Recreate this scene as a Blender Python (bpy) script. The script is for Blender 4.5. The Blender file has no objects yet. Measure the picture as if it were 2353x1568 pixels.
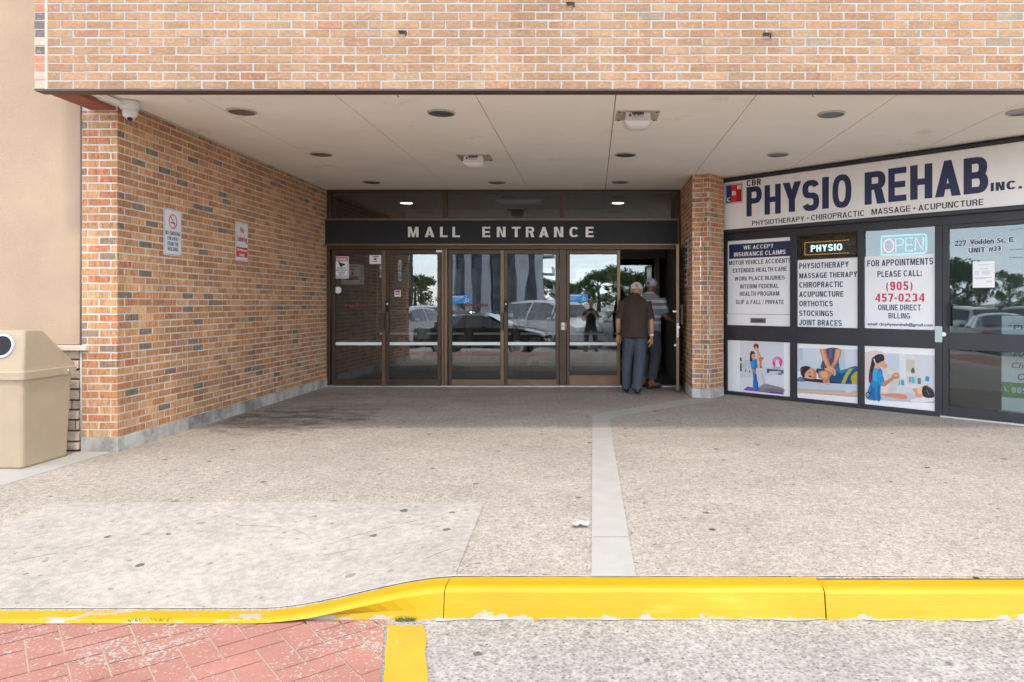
import bpy, math, random
import numpy as np
from mathutils import Vector, noise as mnoise

# ------------------------------------------------------------------ camera, sky, sun, exposure
SC = bpy.context.scene
COL = SC.collection
F, VX, VY, CZ = 1680.0, 1362.0, 697.0, 1.29
cd = bpy.data.cameras.new('camera')
cam = bpy.data.objects.new('camera', cd); COL.objects.link(cam)
cam.location = (0, 0, CZ); cam.rotation_euler = (math.radians(90), 0, 0)
cd.sensor_width = 36; cd.lens = 36*F/2353
cd.shift_x = -(VX-1176.5)/2353; cd.shift_y = -(784.0-VY)/2353
cd.clip_start = 0.05; cd.clip_end = 3000
SC.camera = cam

CLOUD, HAZE = 4.8, 12.0
SUN = Vector((-0.36, 1.0, -1.55)).normalized()
W = bpy.data.worlds.new('World'); SC.world = W; W.use_nodes = True
nt = W.node_tree; bg = nt.nodes['Background']
sky = nt.nodes.new('ShaderNodeTexSky'); sky.sky_type = 'NISHITA'; sky.sun_disc = False
sky.sun_elevation = math.asin(-SUN.z); sky.sun_rotation = math.atan2(-SUN.x, -SUN.y)
sky.air_density = 1.0; sky.dust_density = .5; sky.ozone_density = 1.0
# thin bright cloud over the blue
tcw = nt.nodes.new('ShaderNodeTexCoord'); mpw = nt.nodes.new('ShaderNodeMapping'); mpw.inputs['Scale'].default_value = (1, 1, 2.6)
nzw = nt.nodes.new('ShaderNodeTexNoise'); nzw.inputs['Scale'].default_value = 2.2; nzw.inputs['Detail'].default_value = 7; nzw.inputs['Roughness'].default_value = .6
crw = nt.nodes.new('ShaderNodeValToRGB'); crw.color_ramp.elements[0].position = .36; crw.color_ramp.elements[0].color = (.35, .35, .35, 1); crw.color_ramp.elements[1].position = .62; crw.color_ramp.elements[1].color = (.92, .92, .92, 1)
mxw = nt.nodes.new('ShaderNodeMix'); mxw.data_type = 'RGBA'; 
sxw = nt.nodes.new('ShaderNodeSeparateXYZ'); nt.links.new(tcw.outputs['Generated'], sxw.inputs[0])
hzw = nt.nodes.new('ShaderNodeValToRGB'); hzw.color_ramp.elements[0].position = 0.; hzw.color_ramp.elements[0].color = (HAZE*.84, HAZE*.94, HAZE*1.06, 1)
hzw.color_ramp.elements[1].position = .6; hzw.color_ramp.elements[1].color = (CLOUD, CLOUD*.975, CLOUD*.95, 1)
nt.links.new(sxw.outputs['Z'], hzw.inputs[0]); nt.links.new(hzw.outputs[0], mxw.inputs[7])
nt.links.new(tcw.outputs['Generated'], mpw.inputs[0]); nt.links.new(mpw.outputs[0], nzw.inputs[0]); nt.links.new(nzw.outputs['Fac'], crw.inputs[0])
nt.links.new(crw.outputs[0], mxw.inputs[0]); nt.links.new(sky.outputs[0], mxw.inputs[6]); nt.links.new(mxw.outputs[2], bg.inputs[0]); bg.inputs[1].default_value = 0.15
sd = bpy.data.lights.new('sun', 'SUN'); sd.energy = .65; sd.angle = math.radians(4.0); sd.color = (1, .89, .74)
so = bpy.data.objects.new('sun', sd); COL.objects.link(so); so.location = (10, -20, 30)
so.rotation_euler = SUN.to_track_quat('-Z', 'Y').to_euler()
SC.view_settings.view_transform = 'Standard'; SC.view_settings.look = 'None'
SC.view_settings.exposure = 1.72; SC.view_settings.gamma = 1
SC.cycles.max_bounces = 10; SC.cycles.diffuse_bounces = 5; SC.cycles.transparent_max_bounces = 16

R = random.Random(7)
# ------------------------------------------------------------------ small helpers
def S(r, g, b):
    f = lambda c: (c/255/12.92 if c/255 <= .04045 else ((c/255+.055)/1.055)**2.4)
    return (f(r), f(g), f(b))

def P(x, y, Y):
    return Vector(((x-VX)/F*Y, Y, CZ+(VY-y)/F*Y))

class Fr:
    def __init__(s, o, a, b=(0, 0, 1)):
        s.o = Vector(o); s.a = Vector(a).normalized(); s.b = Vector(b).normalized(); s.n = s.a.cross(s.b).normalized()
    def pt(s, u, v, d=0): return s.o+s.a*u+s.b*v+s.n*d

def clampf(t): return max(0., min(1., t))
def sstep(a, b, x):
    t = clampf((x-a)/(b-a)); return t*t*(3-2*t)

def crom(pts, k=5):
    out = []; n = len(pts)
    for i in range(n):
        p0, p1, p2, p3 = (np.array(pts[(i+j-1) % n], float) for j in range(4))
        for q in range(k):
            t = q/k
            out.append(tuple(.5*((2*p1)+(-p0+p2)*t+(2*p0-5*p1+4*p2-p3)*t*t+(-p0+3*p1-3*p2+p3)*t**3)))
    return out

def circ(cx, cy, r, n=20, ry=None):
    ry = ry or r
    return [(cx+r*math.cos(2*math.pi*i/n), cy+ry*math.sin(2*math.pi*i/n)) for i in range(n)]

def smoothp(pts, k=9):
    out = []; n = len(pts)
    for i in range(n-1):
        p0, p1, p2, p3 = (np.array(pts[max(0, min(n-1, j))], float) for j in (i-1, i, i+1, i+2))
        for q in range(k):
            t = q/k; out.append(tuple(.5*((2*p1)+(-p0+p2)*t+(2*p0-5*p1+4*p2-p3)*t*t+(-p0+3*p1-3*p2+p3)*t**3)))
    return out+[tuple(pts[-1])]
def rrect(u0, u1, v0, v1, r, k=4):
    out = []
    for cx, cy, a in ((u1-r, v1-r, 0), (u0+r, v1-r, 90), (u0+r, v0+r, 180), (u1-r, v0+r, 270)):
        for i in range(k+1):
            t = math.radians(a+90*i/k); out.append((cx+r*math.cos(t), cy+r*math.sin(t)))
    return out

def text_geo(s, bold):
    c = bpy.data.curves.new('t', 'FONT'); c.body = s; c.resolution_u = 3
    o = bpy.data.objects.new('t', c); COL.objects.link(o)
    dg = bpy.context.evaluated_depsgraph_get(); dg.update()
    me = bpy.data.meshes.new_from_object(o.evaluated_get(dg))
    v = [tuple(q.co) for q in me.vertices]; f = [tuple(p.vertices) for p in me.polygons]
    bpy.data.objects.remove(o); bpy.data.curves.remove(c); bpy.data.meshes.remove(me)
    return v, f

# grotesque capitals and figures drawn as strokes: every glyph is a list of convex pieces in a box W x 1
def _arc(cx, cy, rx, ry, s, b, a0, a1, n=12, e=2.5):
    out = []
    def pt(a, x, y):
        c, q = math.cos(a), math.sin(a)
        return (cx+x*math.copysign(abs(c)**(2/e), c), cy+y*math.copysign(abs(q)**(2/e), q))
    for i in range(n):
        t0 = math.radians(a0+(a1-a0)*i/n); t1 = math.radians(a0+(a1-a0)*(i+1)/n)
        out.append([pt(t0, rx, ry), pt(t1, rx, ry), pt(t1, rx-s, ry-b), pt(t0, rx-s, ry-b)])
    return out
def _r(x0, y0, x1, y1): return [(x0, y0), (x1, y0), (x1, y1), (x0, y1)]
def glyph(ch, s, b, cw=1.):
    """pieces and width; s = stem, b = bar thickness (cap height 1), cw = width factor"""
    w = dict(I=s, J=.54, L=.58, E=.62, F=.60, T=.62, M=.86, W=.98, O=.74, Q=.74, C=.72, G=.74, S=.66, A=.72, V=.68, Y=.68).get(ch, .66)*cw
    if ch == 'I': w = s
    if ch in '0123456789': w = .58*cw
    h = .5; hs = s*.5; A = _arc; r_ = _r; hw = w/2
    L_ = r_(0, 0, s, 1); R_ = r_(w-s, 0, w, 1)
    sx = min(s*1.12, w*.5)
    def bowl(y0, y1, W_): ry = (y1-y0)/2; rx = min(ry*.95, W_-s); return [r_(s, y1-b, W_-rx, y1), r_(s, y0, W_-rx, y0+b)]+A(W_-rx, y0+ry, rx, ry, s, b, -90, 90, 10, 2.3)
    ry = (1+b)/4
    if ch == 'I': return [L_], w
    if ch == 'H': return [L_, R_, r_(s, h-b/2, w-s, h+b/2)], w
    if ch == 'L': return [L_, r_(s, 0, w, b)], w
    if ch == 'E': return [L_, r_(s, 0, w, b), r_(s, 1-b, w, 1), r_(s, h-b/2, w*.94, h+b/2)], w
    if ch == 'F': return [L_, r_(s, 1-b, w, 1), r_(s, h-b/2, w*.92, h+b/2)], w
    if ch == 'T': return [r_(0, 1-b, w, 1), r_(hw-hs, 0, hw+hs, 1-b)], w
    if ch == 'N': return [L_, R_, [(s*.55, 1), (s*1.25, 1), (w-s*.55, 0), (w-s*1.25, 0)]], w
    if ch == 'M': return [L_, R_, [(s*.3, 1), (s*1.35, 1), (hw+hs*.75, 0), (hw-hs*.75, 0)], [(w-s*1.35, 1), (w-s*.3, 1), (hw+hs*.75, 0), (hw-hs*.75, 0)]], w
    if ch == 'V': return [[(0, 1), (sx, 1), (hw+hs*.9, 0), (hw-hs*.9, 0)], [(w-sx, 1), (w, 1), (hw+hs*.9, 0), (hw-hs*.9, 0)]], w
    if ch == 'A': return [[(0, 0), (sx, 0), (hw+hs*.9, 1), (hw-hs*.9, 1)], [(w-sx, 0), (w, 0), (hw+hs*.9, 1), (hw-hs*.9, 1)], r_(w*.2, .20, w*.8, .20+b*.9)], w
    if ch == 'W':
        k = sx*.85; q = w/4; return [[(0, 1), (k, 1), (q+k*.5, 0), (q-k*.5, 0)], [(hw-k*.5, 1), (hw+k*.5, 1), (q+k*.5, 0), (q-k*.5, 0)], [(hw-k*.5, 1), (hw+k*.5, 1), (3*q+k*.5, 0), (3*q-k*.5, 0)], [(w-k, 1), (w, 1), (3*q+k*.5, 0), (3*q-k*.5, 0)]], w
    if ch == 'Y': return [[(0, 1), (sx, 1), (hw+hs, .40), (hw-hs, .40)], [(w-sx, 1), (w, 1), (hw+hs, .40), (hw-hs, .40)], r_(hw-hs, 0, hw+hs, .41)], w
    if ch == 'X': return [[(0, 1), (sx, 1), (w, 0), (w-sx, 0)], [(w-sx, 1), (w, 1), (sx, 0), (0, 0)]], w
    if ch == 'K': return [L_, [(w-sx, 1), (w, 1), (s+sx*.55, .42), (s*.9, .30)], [(s*1.1, .52), (s+sx*.9, .60), (w, 0), (w-sx, 0)]], w
    if ch == 'Z': return [r_(0, 0, w, b), r_(0, 1-b, w, 1), [(0, b), (sx, b), (w, 1-b), (w-sx, 1-b)]], w
    if ch in 'O0': return A(hw, .5, hw, .5, s, b, 0, 360, 28), w
    if ch == 'Q': return A(hw, .5, hw, .5, s, b, 0, 360, 28)+[[(w*.55, .22), (w*.7, .3), (w, .02), (w*.86, -.04)]], w
    if ch == 'C': return A(hw, .5, hw, .5, s, b, 38, 322, 22), w
    if ch == 'G': return A(hw, .5, hw, .5, s, b, 38, 330, 22)+[r_(hw, .38, w, .38+b*.9), r_(w-s*.9, .02, w, .40)], w
    if ch == 'D': return [L_]+bowl(0, 1, w), w
    if ch == 'P': return [L_]+bowl(.42, 1, w), w
    if ch == 'R': return [L_]+bowl(.44, 1, w)+[[(w-sx*1.45, .46), (w-sx*.45, .46), (w, 0), (w-sx*1.05, 0)]], w
    if ch == 'B': return [L_]+bowl(.5-b*.5, 1, w*.96)+bowl(0, .5+b*.5, w), w
    if ch == 'U': return [r_(0, .3, s, 1), r_(w-s, .3, w, 1)]+A(hw, .3, hw, .3, s, b, 180, 360, 14), w
    if ch == 'J': return [r_(w-s, .3, w, 1)]+A(hw, .3, hw, .3, s, b, 175, 360, 14), w
    if ch == 'S': return A(hw, 1-ry, hw, ry, s, b, 18, 270, 16)+A(hw, ry, hw, ry, s, b, 90, -162, 16), w
    if ch == '3': return A(hw, 1-ry, hw*.94, ry, s, b, 160, -90, 16)+A(hw, ry, hw, ry, s, b, 90, -160, 16), w
    if ch == '2': return A(hw, .70, hw, .30, s, b, 165, -35, 14)+[[(0, b), (s*1.1, b), (w*.97, .58), (w*.70, .50)], r_(0, 0, w, b)], w
    if ch == '4': return [r_(w*.62-s*.1, 0, w*.62+s*.9, 1), r_(0, .22, w, .22+b*.9), [(0, .22+b*.5), (s*.9, .22+b*.8), (w*.66, .86), (w*.60, 1)]], w
    if ch == '5': return [r_(w*.12, 1-b, w*.93, 1), [(w*.05, .45), (w*.05+s, .48), (w*.12+s, 1-b), (w*.12, 1-b)]]+A(hw, .32, hw, .32, s, b, 140, -160, 16), w
    if ch == '7': return [r_(0, 1-b, w, 1), [(w*.22, 0), (w*.22+s, 0), (w, 1-b), (w-s*1.05, 1-b)]], w
    if ch == '9': return A(hw, .68, hw, .32, s, b, 0, 360, 20)+A(hw, .5, hw, .5, s, b, 0, -150, 12), w
    if ch == '-': return [r_(0, .32, .28, .32+b*1.1)], .28
    if ch == ':': return [r_(0, 0, s*1.1, s*1.1), r_(0, .52, s*1.1, .52+s*1.1)], s*1.1
    if ch == '.': return [r_(0, 0, s*1.1, s*1.1)], s*1.1
    if ch == '/': return [[(0, 0), (s*.55, 0), (.34, 1), (.34-s*.55, 1)]], .34
    if ch == '(': return A(.30, .40, .30, .62, s*.8, b*.3, 118, 242, 10, 2), .30
    if ch == ')': return A(0., .40, .30, .62, s*.8, b*.3, -62, 62, 10, 2), .30
    return None, .3
def word_pieces(st, s, b, gap=.13, cw=1., sp=.34):
    x = 0; out = []
    for ch in st:
        if ch == ' ': x += sp; continue
        pc, w = glyph(ch, s, b, cw)
        if pc is None:
            v, f = text_geo(ch, 0)
            h0 = .682; w = max(p[0] for p in v)/h0-min(p[0] for p in v)/h0; x0 = min(p[0] for p in v)/h0
            pc = [[(v[i][0]/h0-x0, v[i][1]/h0) for i in q] for q in f]
        out += [[(x+px, py) for px, py in p] for p in pc]; x += w+gap
    return out, x-gap

GROT = set('ABCDEFGHIJKLMNOPQRSTUVWXYZ0123456789-:./() &')
WORLD = {}
class MB:
    def __init__(s): s.v = []; s.f = []; s.mi = []; s.sm = []; s.mats = []; s.fc = {}
    def m(s, mat):
        if mat not in s.mats: s.mats.append(mat)
        return s.mats.index(mat)
    def face(s, pts, mat, smooth=False, col=None):
        b = len(s.v); s.v += [tuple(p) for p in pts]; s._f(tuple(range(b, b+len(pts))), s.m(mat), smooth, col)
    def _f(s, idx, mi, smooth=False, col=None):
        if col is not None: s.fc[len(s.f)] = col
        s.f.append(idx); s.mi.append(mi); s.sm.append(smooth)
    def hexa(s, p, mat, col=None, skip=()):
        b = len(s.v); s.v += [tuple(q) for q in p]; mi = s.m(mat)
        for k, q in enumerate(((0, 3, 2, 1), (4, 5, 6, 7), (0, 1, 5, 4), (1, 2, 6, 5), (2, 3, 7, 6), (3, 0, 4, 7))):
            if k not in skip: s._f(tuple(b+i for i in q), mi, False, col)
    def box(s, x0, x1, y0, y1, z0, z1, mat):
        s.hexa([(x0, y0, z0), (x1, y0, z0), (x1, y1, z0), (x0, y1, z0), (x0, y0, z1), (x1, y0, z1), (x1, y1, z1), (x0, y1, z1)], mat)
    def ob(s, fr, u0, u1, v0, v1, d0, d1, mat, col=None, skip=()):
        p = [fr.pt(u0, v0, d0), fr.pt(u1, v0, d0), fr.pt(u1, v1, d0), fr.pt(u0, v1, d0),
             fr.pt(u0, v0, d1), fr.pt(u1, v0, d1), fr.pt(u1, v1, d1), fr.pt(u0, v1, d1)]
        s.hexa(p, mat, col, skip)
    def poly(s, fr, pts, d, mat):
        if sum(pts[i][0]*pts[(i+1) % len(pts)][1]-pts[(i+1) % len(pts)][0]*pts[i][1] for i in range(len(pts))) < 0: pts = pts[::-1]
        s.face([fr.pt(p[0], p[1], d) for p in pts], mat)
    def prism(s, fr, pts, d0, d1, mat, smooth=False):
        if sum(pts[i][0]*pts[(i+1) % len(pts)][1]-pts[(i+1) % len(pts)][0]*pts[i][1] for i in range(len(pts))) < 0: pts = pts[::-1]
        n = len(pts); b = len(s.v); mi = s.m(mat)
        s.v += [tuple(fr.pt(p[0], p[1], d0)) for p in pts]+[tuple(fr.pt(p[0], p[1], d1)) for p in pts]
        s._f(tuple(range(b+n-1, b-1, -1)), mi); s._f(tuple(range(b+n, b+2*n)), mi)
        for i in range(n): s._f((b+i, b+(i+1) % n, b+n+(i+1) % n, b+n+i), mi, smooth)
    def ring(s, fr, cu, cv, r0, r1, d0, d1, mat, n=24, ry=1):
        for i in range(n):
            a, c = 2*math.pi*i/n, 2*math.pi*(i+1)/n
            q = [(cu+r*math.cos(t), cv+ry*r*math.sin(t)) for r, t in ((r0, a), (r1, a), (r1, c), (r0, c))]
            s.prism(fr, q, d0, d1, mat)
    def tube(s, pts, rad, mat, n=10, side=(1, 0, 0), smooth=True):
        pts = [Vector(p) for p in pts]; b = len(s.v); mi = s.m(mat); side = Vector(side)
        for i, p in enumerate(pts):
            t = (pts[min(i+1, len(pts)-1)]-pts[max(i-1, 0)])
            t = t.normalized() if t.length else Vector((0, 0, 1))
            a = side-t*side.dot(t)
            if a.length < .1: a = Vector((0, 1, 0))-t*t.y
            if a.length < .1: a = Vector((0, 0, 1))-t*t.z
            a.normalize(); c = t.cross(a)
            r = rad[i] if isinstance(rad, (list, tuple)) else rad
            rx, ry = r if isinstance(r, (list, tuple)) else (r, r)
            for k in range(n):
                th = 2*math.pi*k/n; s.v.append(tuple(p+a*rx*math.cos(th)+c*ry*math.sin(th)))
        for i in range(len(pts)-1):
            for k in range(n):
                s._f((b+i*n+k, b+i*n+(k+1) % n, b+(i+1)*n+(k+1) % n, b+(i+1)*n+k), mi, smooth)
        s._f(tuple(b+n-1-k for k in range(n)), mi); e = b+(len(pts)-1)*n
        s._f(tuple(e+k for k in range(n)), mi)
    def ball(s, c, r, mat, n=14, m=9):
        rx, ry, rz = r if isinstance(r, (list, tuple)) else (r, r, r)
        b = len(s.v); mi = s.m(mat)
        s.v.append((c[0], c[1], c[2]-rz))
        for i in range(1, m):
            ph = -math.pi/2+math.pi*i/m
            for k in range(n):
                th = 2*math.pi*k/n
                s.v.append((c[0]+rx*math.cos(ph)*math.cos(th), c[1]+ry*math.cos(ph)*math.sin(th), c[2]+rz*math.sin(ph)))
        s.v.append((c[0], c[1], c[2]+rz)); t = len(s.v)-1
        for k in range(n):
            s._f((b, b+1+(k+1) % n, b+1+k), mi, True); s._f((t, t-n+k, t-n+(k+1) % n), mi, True)
        for i in range(m-2):
            for k in range(n):
                q = b+1+i*n
                s._f((q+k, q+(k+1) % n, q+n+(k+1) % n, q+n+k), mi, True)
    def lathe(s, fr, prof, mat, n=24, smooth=True, cu=0, cv=0):
        b = len(s.v); mi = s.m(mat)
        for r, d in prof:
            for k in range(n):
                th = 2*math.pi*k/n; s.v.append(tuple(fr.pt(cu+r*math.cos(th), cv+r*math.sin(th), d)))
        for i in range(len(prof)-1):
            for k in range(n):
                s._f((b+i*n+k, b+i*n+(k+1) % n, b+(i+1)*n+(k+1) % n, b+(i+1)*n+k), mi, smooth)
    def text(s, fr, st, u0, u1, v0, v1, d, mat, bold=.02, shear=0., ext=0.):
        if all(ch in GROT for ch in st) and not shear:
            if len(st) == 1: sw = .20+bold*2.6; bw = .17+bold*1.2
            else: sw, bw = .135+bold*2.6, .125+bold*1.7
            pcs, W_ = word_pieces(st, sw, bw)
            mi = s.m(mat)
            for k, pc in enumerate(pcs):
                if sum(pc[i][0]*pc[(i+1) % len(pc)][1]-pc[(i+1) % len(pc)][0]*pc[i][1] for i in range(len(pc))) < 0: pc = pc[::-1]
                b = len(s.v); s.v += [tuple(fr.pt(u0+x/W_*(u1-u0), v0+y*(v1-v0), d+(k % 5)*.00008)) for x, y in pc]
                s._f(tuple(range(b, b+len(pc))), mi)
            return
        v, f = text_geo(st, bold)
        if not v: return
        v = [(x+shear*y, y) for x, y, _ in v]
        x0 = min(p[0] for p in v); x1 = max(p[0] for p in v); y0 = min(p[1] for p in v); y1 = max(p[1] for p in v)
        mi = s.m(mat); bx, by = bold*1.1, bold*.55; x0 -= bx; x1 += bx; y0 -= by; y1 += by
        nx = max(1, math.ceil(bx*2/.075)); offs = [(-bx+2*bx*i/nx, o) for i in range(nx+1) for o in (-by, by)] if bold else [(0, 0)]
        for k, (ox, oy) in enumerate(offs):        # heavier weight: overlaid strokes
            b = len(s.v)
            s.v += [tuple(fr.pt(u0+(x+ox-x0)/(x1-x0)*(u1-u0), v0+(y+oy-y0)/(y1-y0)*(v1-v0), d+k*.00012)) for x, y in v]
            for q in f: s._f(tuple(b+i for i in q), mi)
    def grid(s, fn, nu, nv, mat, smooth=True):
        b = len(s.v); mi = s.m(mat)
        for j in range(nv+1):
            for i in range(nu+1): s.v.append(tuple(fn(i/nu, j/nv)))
        for j in range(nv):
            for i in range(nu):
                q = b+j*(nu+1)+i; s._f((q, q+1, q+nu+2, q+nu+1), mi, smooth)
    def build(s, name, parent=None, loc=None, bevel=0, remesh=0, smooth_it=0, subd=0):
        me = bpy.data.meshes.new(name)
        if parent is not None: base = WORLD[parent]
        else: base = Vector(loc) if loc is not None else Vector((0, 0, 0))
        me.from_pydata([(x-base.x, y-base.y, z-base.z) for x, y, z in s.v], [], s.f)
        for mt in s.mats: me.materials.append(mt)
        me.polygons.foreach_set('material_index', s.mi); me.polygons.foreach_set('use_smooth', s.sm)
        if s.fc:
            at = me.color_attributes.new('bc', 'FLOAT_COLOR', 'CORNER')
            arr = np.ones((len(me.loops), 4), np.float32); k = 0
            for i, q in enumerate(s.f):
                c = s.fc.get(i)
                if c is not None: arr[k:k+len(q), :3] = c
                k += len(q)
            at.data.foreach_set('color', arr.ravel())
        me.update(); me.validate()
        o = bpy.data.objects.new(name, me); COL.objects.link(o)
        if remesh:
            md = o.modifiers.new('r', 'REMESH'); md.mode = 'VOXEL'; md.voxel_size = remesh; md.use_smooth_shade = True
            if smooth_it:
                m2 = o.modifiers.new('s', 'SMOOTH'); m2.iterations = smooth_it; m2.factor = .5
            dg = bpy.context.evaluated_depsgraph_get(); dg.update()
            m3 = bpy.data.meshes.new_from_object(o.evaluated_get(dg)); o.modifiers.clear()
            o.data = m3; m3.name = name; bpy.data.meshes.remove(me)
            m3.materials.clear()
            for mt in s.mats[:1]: m3.materials.append(mt)
            m3.polygons.foreach_set('use_smooth', [True]*len(m3.polygons))
            m3.polygons.foreach_set('material_index', [0]*len(m3.polygons))
        if bevel:
            md = o.modifiers.new('bevel', 'BEVEL'); md.width = bevel; md.segments = 2; md.limit_method = 'ANGLE'
        if parent is not None: o.parent = parent; WORLD[o] = base
        else: o.location = base; WORLD[o] = base
        return o

def tag(o, label=None, cat=None, group=None, kind=None):
    if label: o['label'] = label
    if cat: o['category'] = cat
    if group: o['group'] = group
    if kind: o['kind'] = kind
    return o
def thing(name, loc, label, cat, group=None):
    o = bpy.data.objects.new(name, None); COL.objects.link(o); o.location = loc; o.empty_display_size = .1
    WORLD[o] = Vector(loc); return tag(o, label, cat, group)
def dup(root, loc, label, rz=None, group=None):
    r = root.copy(); COL.objects.link(r); r.location = loc; r['label'] = label
    if rz is not None: r.rotation_euler = (0, 0, rz)
    if group: r['group'] = group
    for ch in list(root.children):
        c = ch.copy(); COL.objects.link(c); c.parent = r
        for g in ch.children:
            e = g.copy(); COL.objects.link(e); e.parent = c
    return r

# ------------------------------------------------------------------ materials
def newmat(name):
    m = bpy.data.materials.new(name); m.use_nodes = True
    return m, m.node_tree, m.node_tree.nodes['Principled BSDF']
def N(nt, t, **kw):
    n = nt.nodes.new(t)
    for k, v in kw.items():
        if k in n.inputs: n.inputs[k].default_value = v
        else: setattr(n, k, v)
    return n
def coords(nt, scale=(1, 1, 1)):
    tc = N(nt, 'ShaderNodeTexCoord'); mp = N(nt, 'ShaderNodeMapping'); mp.inputs['Scale'].default_value = scale
    nt.links.new(tc.outputs['Object'], mp.inputs['Vector']); return mp.outputs[0]
def noise(nt, vec, sc, det=3, rough=.55):
    n = N(nt, 'ShaderNodeTexNoise', Scale=sc, Detail=det, Roughness=rough); nt.links.new(vec, n.inputs['Vector']); return n.outputs['Fac']
def ramp(nt, fac, stops, interp='LINEAR'):
    r = N(nt, 'ShaderNodeValToRGB'); cr = r.color_ramp; cr.interpolation = interp
    while len(cr.elements) < len(stops): cr.elements.new(.5)
    for e, (p, c) in zip(cr.elements, stops):
        e.position = p; e.color = (*c, 1) if isinstance(c, tuple) else (c, c, c, 1)
    nt.links.new(fac, r.inputs[0]); return r.outputs[0]
def mix(nt, fac, a, b, mode='MIX'):
    m = N(nt, 'ShaderNodeMix', data_type='RGBA', blend_type=mode)
    for sock, v in ((m.inputs[0], fac), (m.inputs[6], a), (m.inputs[7], b)):
        if isinstance(v, (int, float)): sock.default_value = v
        elif isinstance(v, tuple): sock.default_value = (*v, 1)
        else: nt.links.new(v, sock)
    return m.outputs[2]
def bump(nt, bs, h, st, dist=.01):
    b = N(nt, 'ShaderNodeBump', Strength=st, Distance=dist); nt.links.new(h, b.inputs['Height']); nt.links.new(b.outputs[0], bs.inputs['Normal'])
def math_(nt, op, a, b=0.):
    m = N(nt, 'ShaderNodeMath', operation=op)
    for sk, v in ((m.inputs[0], a), (m.inputs[1], b)):
        if isinstance(v, (int, float)): sk.default_value = v
        else: nt.links.new(v, sk)
    return m.outputs[0]

def M(name, col, rough=.6, metal=0., var=.12, sc=6., bmp=0., bsc=80., dirt=0., dirtcol=(.05, .04, .03), coat=0.):
    m, nt, bs = newmat(name); v = coords(nt)
    n = noise(nt, v, sc, 4)
    c = ramp(nt, n, [(.25, tuple(x*(1-var) for x in col)), (.75, tuple(min(1, x*(1+var)) for x in col))])
    if dirt:
        d = ramp(nt, noise(nt, v, sc*.35 if name != 'soffit_paint' else 1.6, 6, .72), [(.5, 0.), (.8, 1.)] if name != 'soffit_paint' else ([(.60, 0.), (.72, 1.)] if name == 'soffit_paint' else 0)) if name != 'plinth_concrete' else ramp(nt, noise(nt, v, 1.7, 6, .7), [(.44, 0.), (.62, 1.)])
        c = mix(nt, math_(nt, 'MULTIPLY', d, dirt), c, dirtcol)
    nt.links.new(c, bs.inputs['Base Color']); bs.inputs['Roughness'].default_value = rough; bs.inputs['Metallic'].default_value = metal
    if coat: bs.inputs['Coat Weight'].default_value = coat
    if bmp: bump(nt, bs, noise(nt, v, bsc, 4), bmp)
    return m
def EM(name, col, st):
    m, nt, bs = newmat(name); bs.inputs['Base Color'].default_value = (*col, 1)
    bs.inputs['Emission Color'].default_value = (*col, 1); bs.inputs['Emission Strength'].default_value = st; return m

def brick_mat(name, stretch, con=1.):
    m, nt, bs = newmat(name)
    at = N(nt, 'ShaderNodeAttribute'); at.attribute_name = 'bc'
    v = coords(nt, stretch); v2 = coords(nt)
    st = ramp(nt, noise(nt, v, 1., 5, .7), [(.3, 1-.42*con), (.5, 1.), (.72, 1+.34*con)])
    c = mix(nt, 1., at.outputs['Color'], st, 'MULTIPLY')
    c = mix(nt, math_(nt, 'MULTIPLY', ramp(nt, noise(nt, v2, 38, 4, .7), [(.55, 0.), (.68, 1.)]), .45), c, (.62, .42, .27))
    c = mix(nt, 1., c, ramp(nt, noise(nt, coords(nt, (5, 5, .35)), 1., 4, .6), [(.3, .86), (.6, 1.04)]), 'MULTIPLY')
    dz = ramp(nt, noise(nt, v2, 1.1, 5, .65), [(.45, 0.), (.75, .45)])
    c = mix(nt, dz, c, mix(nt, 1., c, (.55, .5, .45), 'MULTIPLY'))
    tc = N(nt, 'ShaderNodeTexCoord'); sx = N(nt, 'ShaderNodeSeparateXYZ'); nt.links.new(tc.outputs['Object'], sx.inputs[0])
    low = N(nt, 'ShaderNodeMapRange'); nt.links.new(sx.outputs['Z'], low.inputs[0]); low.inputs[1].default_value = 1.1; low.inputs[2].default_value = .1
    sp = ramp(nt, noise(nt, coords(nt, (1, 1, .6)), 2.6, 6, .7), [(.48, 0.), (.66, 1.)])
    c = mix(nt, math_(nt, 'MULTIPLY', math_(nt, 'MULTIPLY', low.outputs[0], sp), .6), c, (.10, .075, .06))
    bl = ramp(nt, noise(nt, coords(nt, (1, 1, 1.5)), 1.7, 6, .75), [(.60, 0.), (.74, .28)])
    c = mix(nt, bl, c, (.60, .52, .45))
    nt.links.new(c, bs.inputs['Base Color']); bs.inputs['Roughness'].default_value = .85
    bump(nt, bs, noise(nt, v, 1.6, 5, .7), .7, .006); return m

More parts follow.
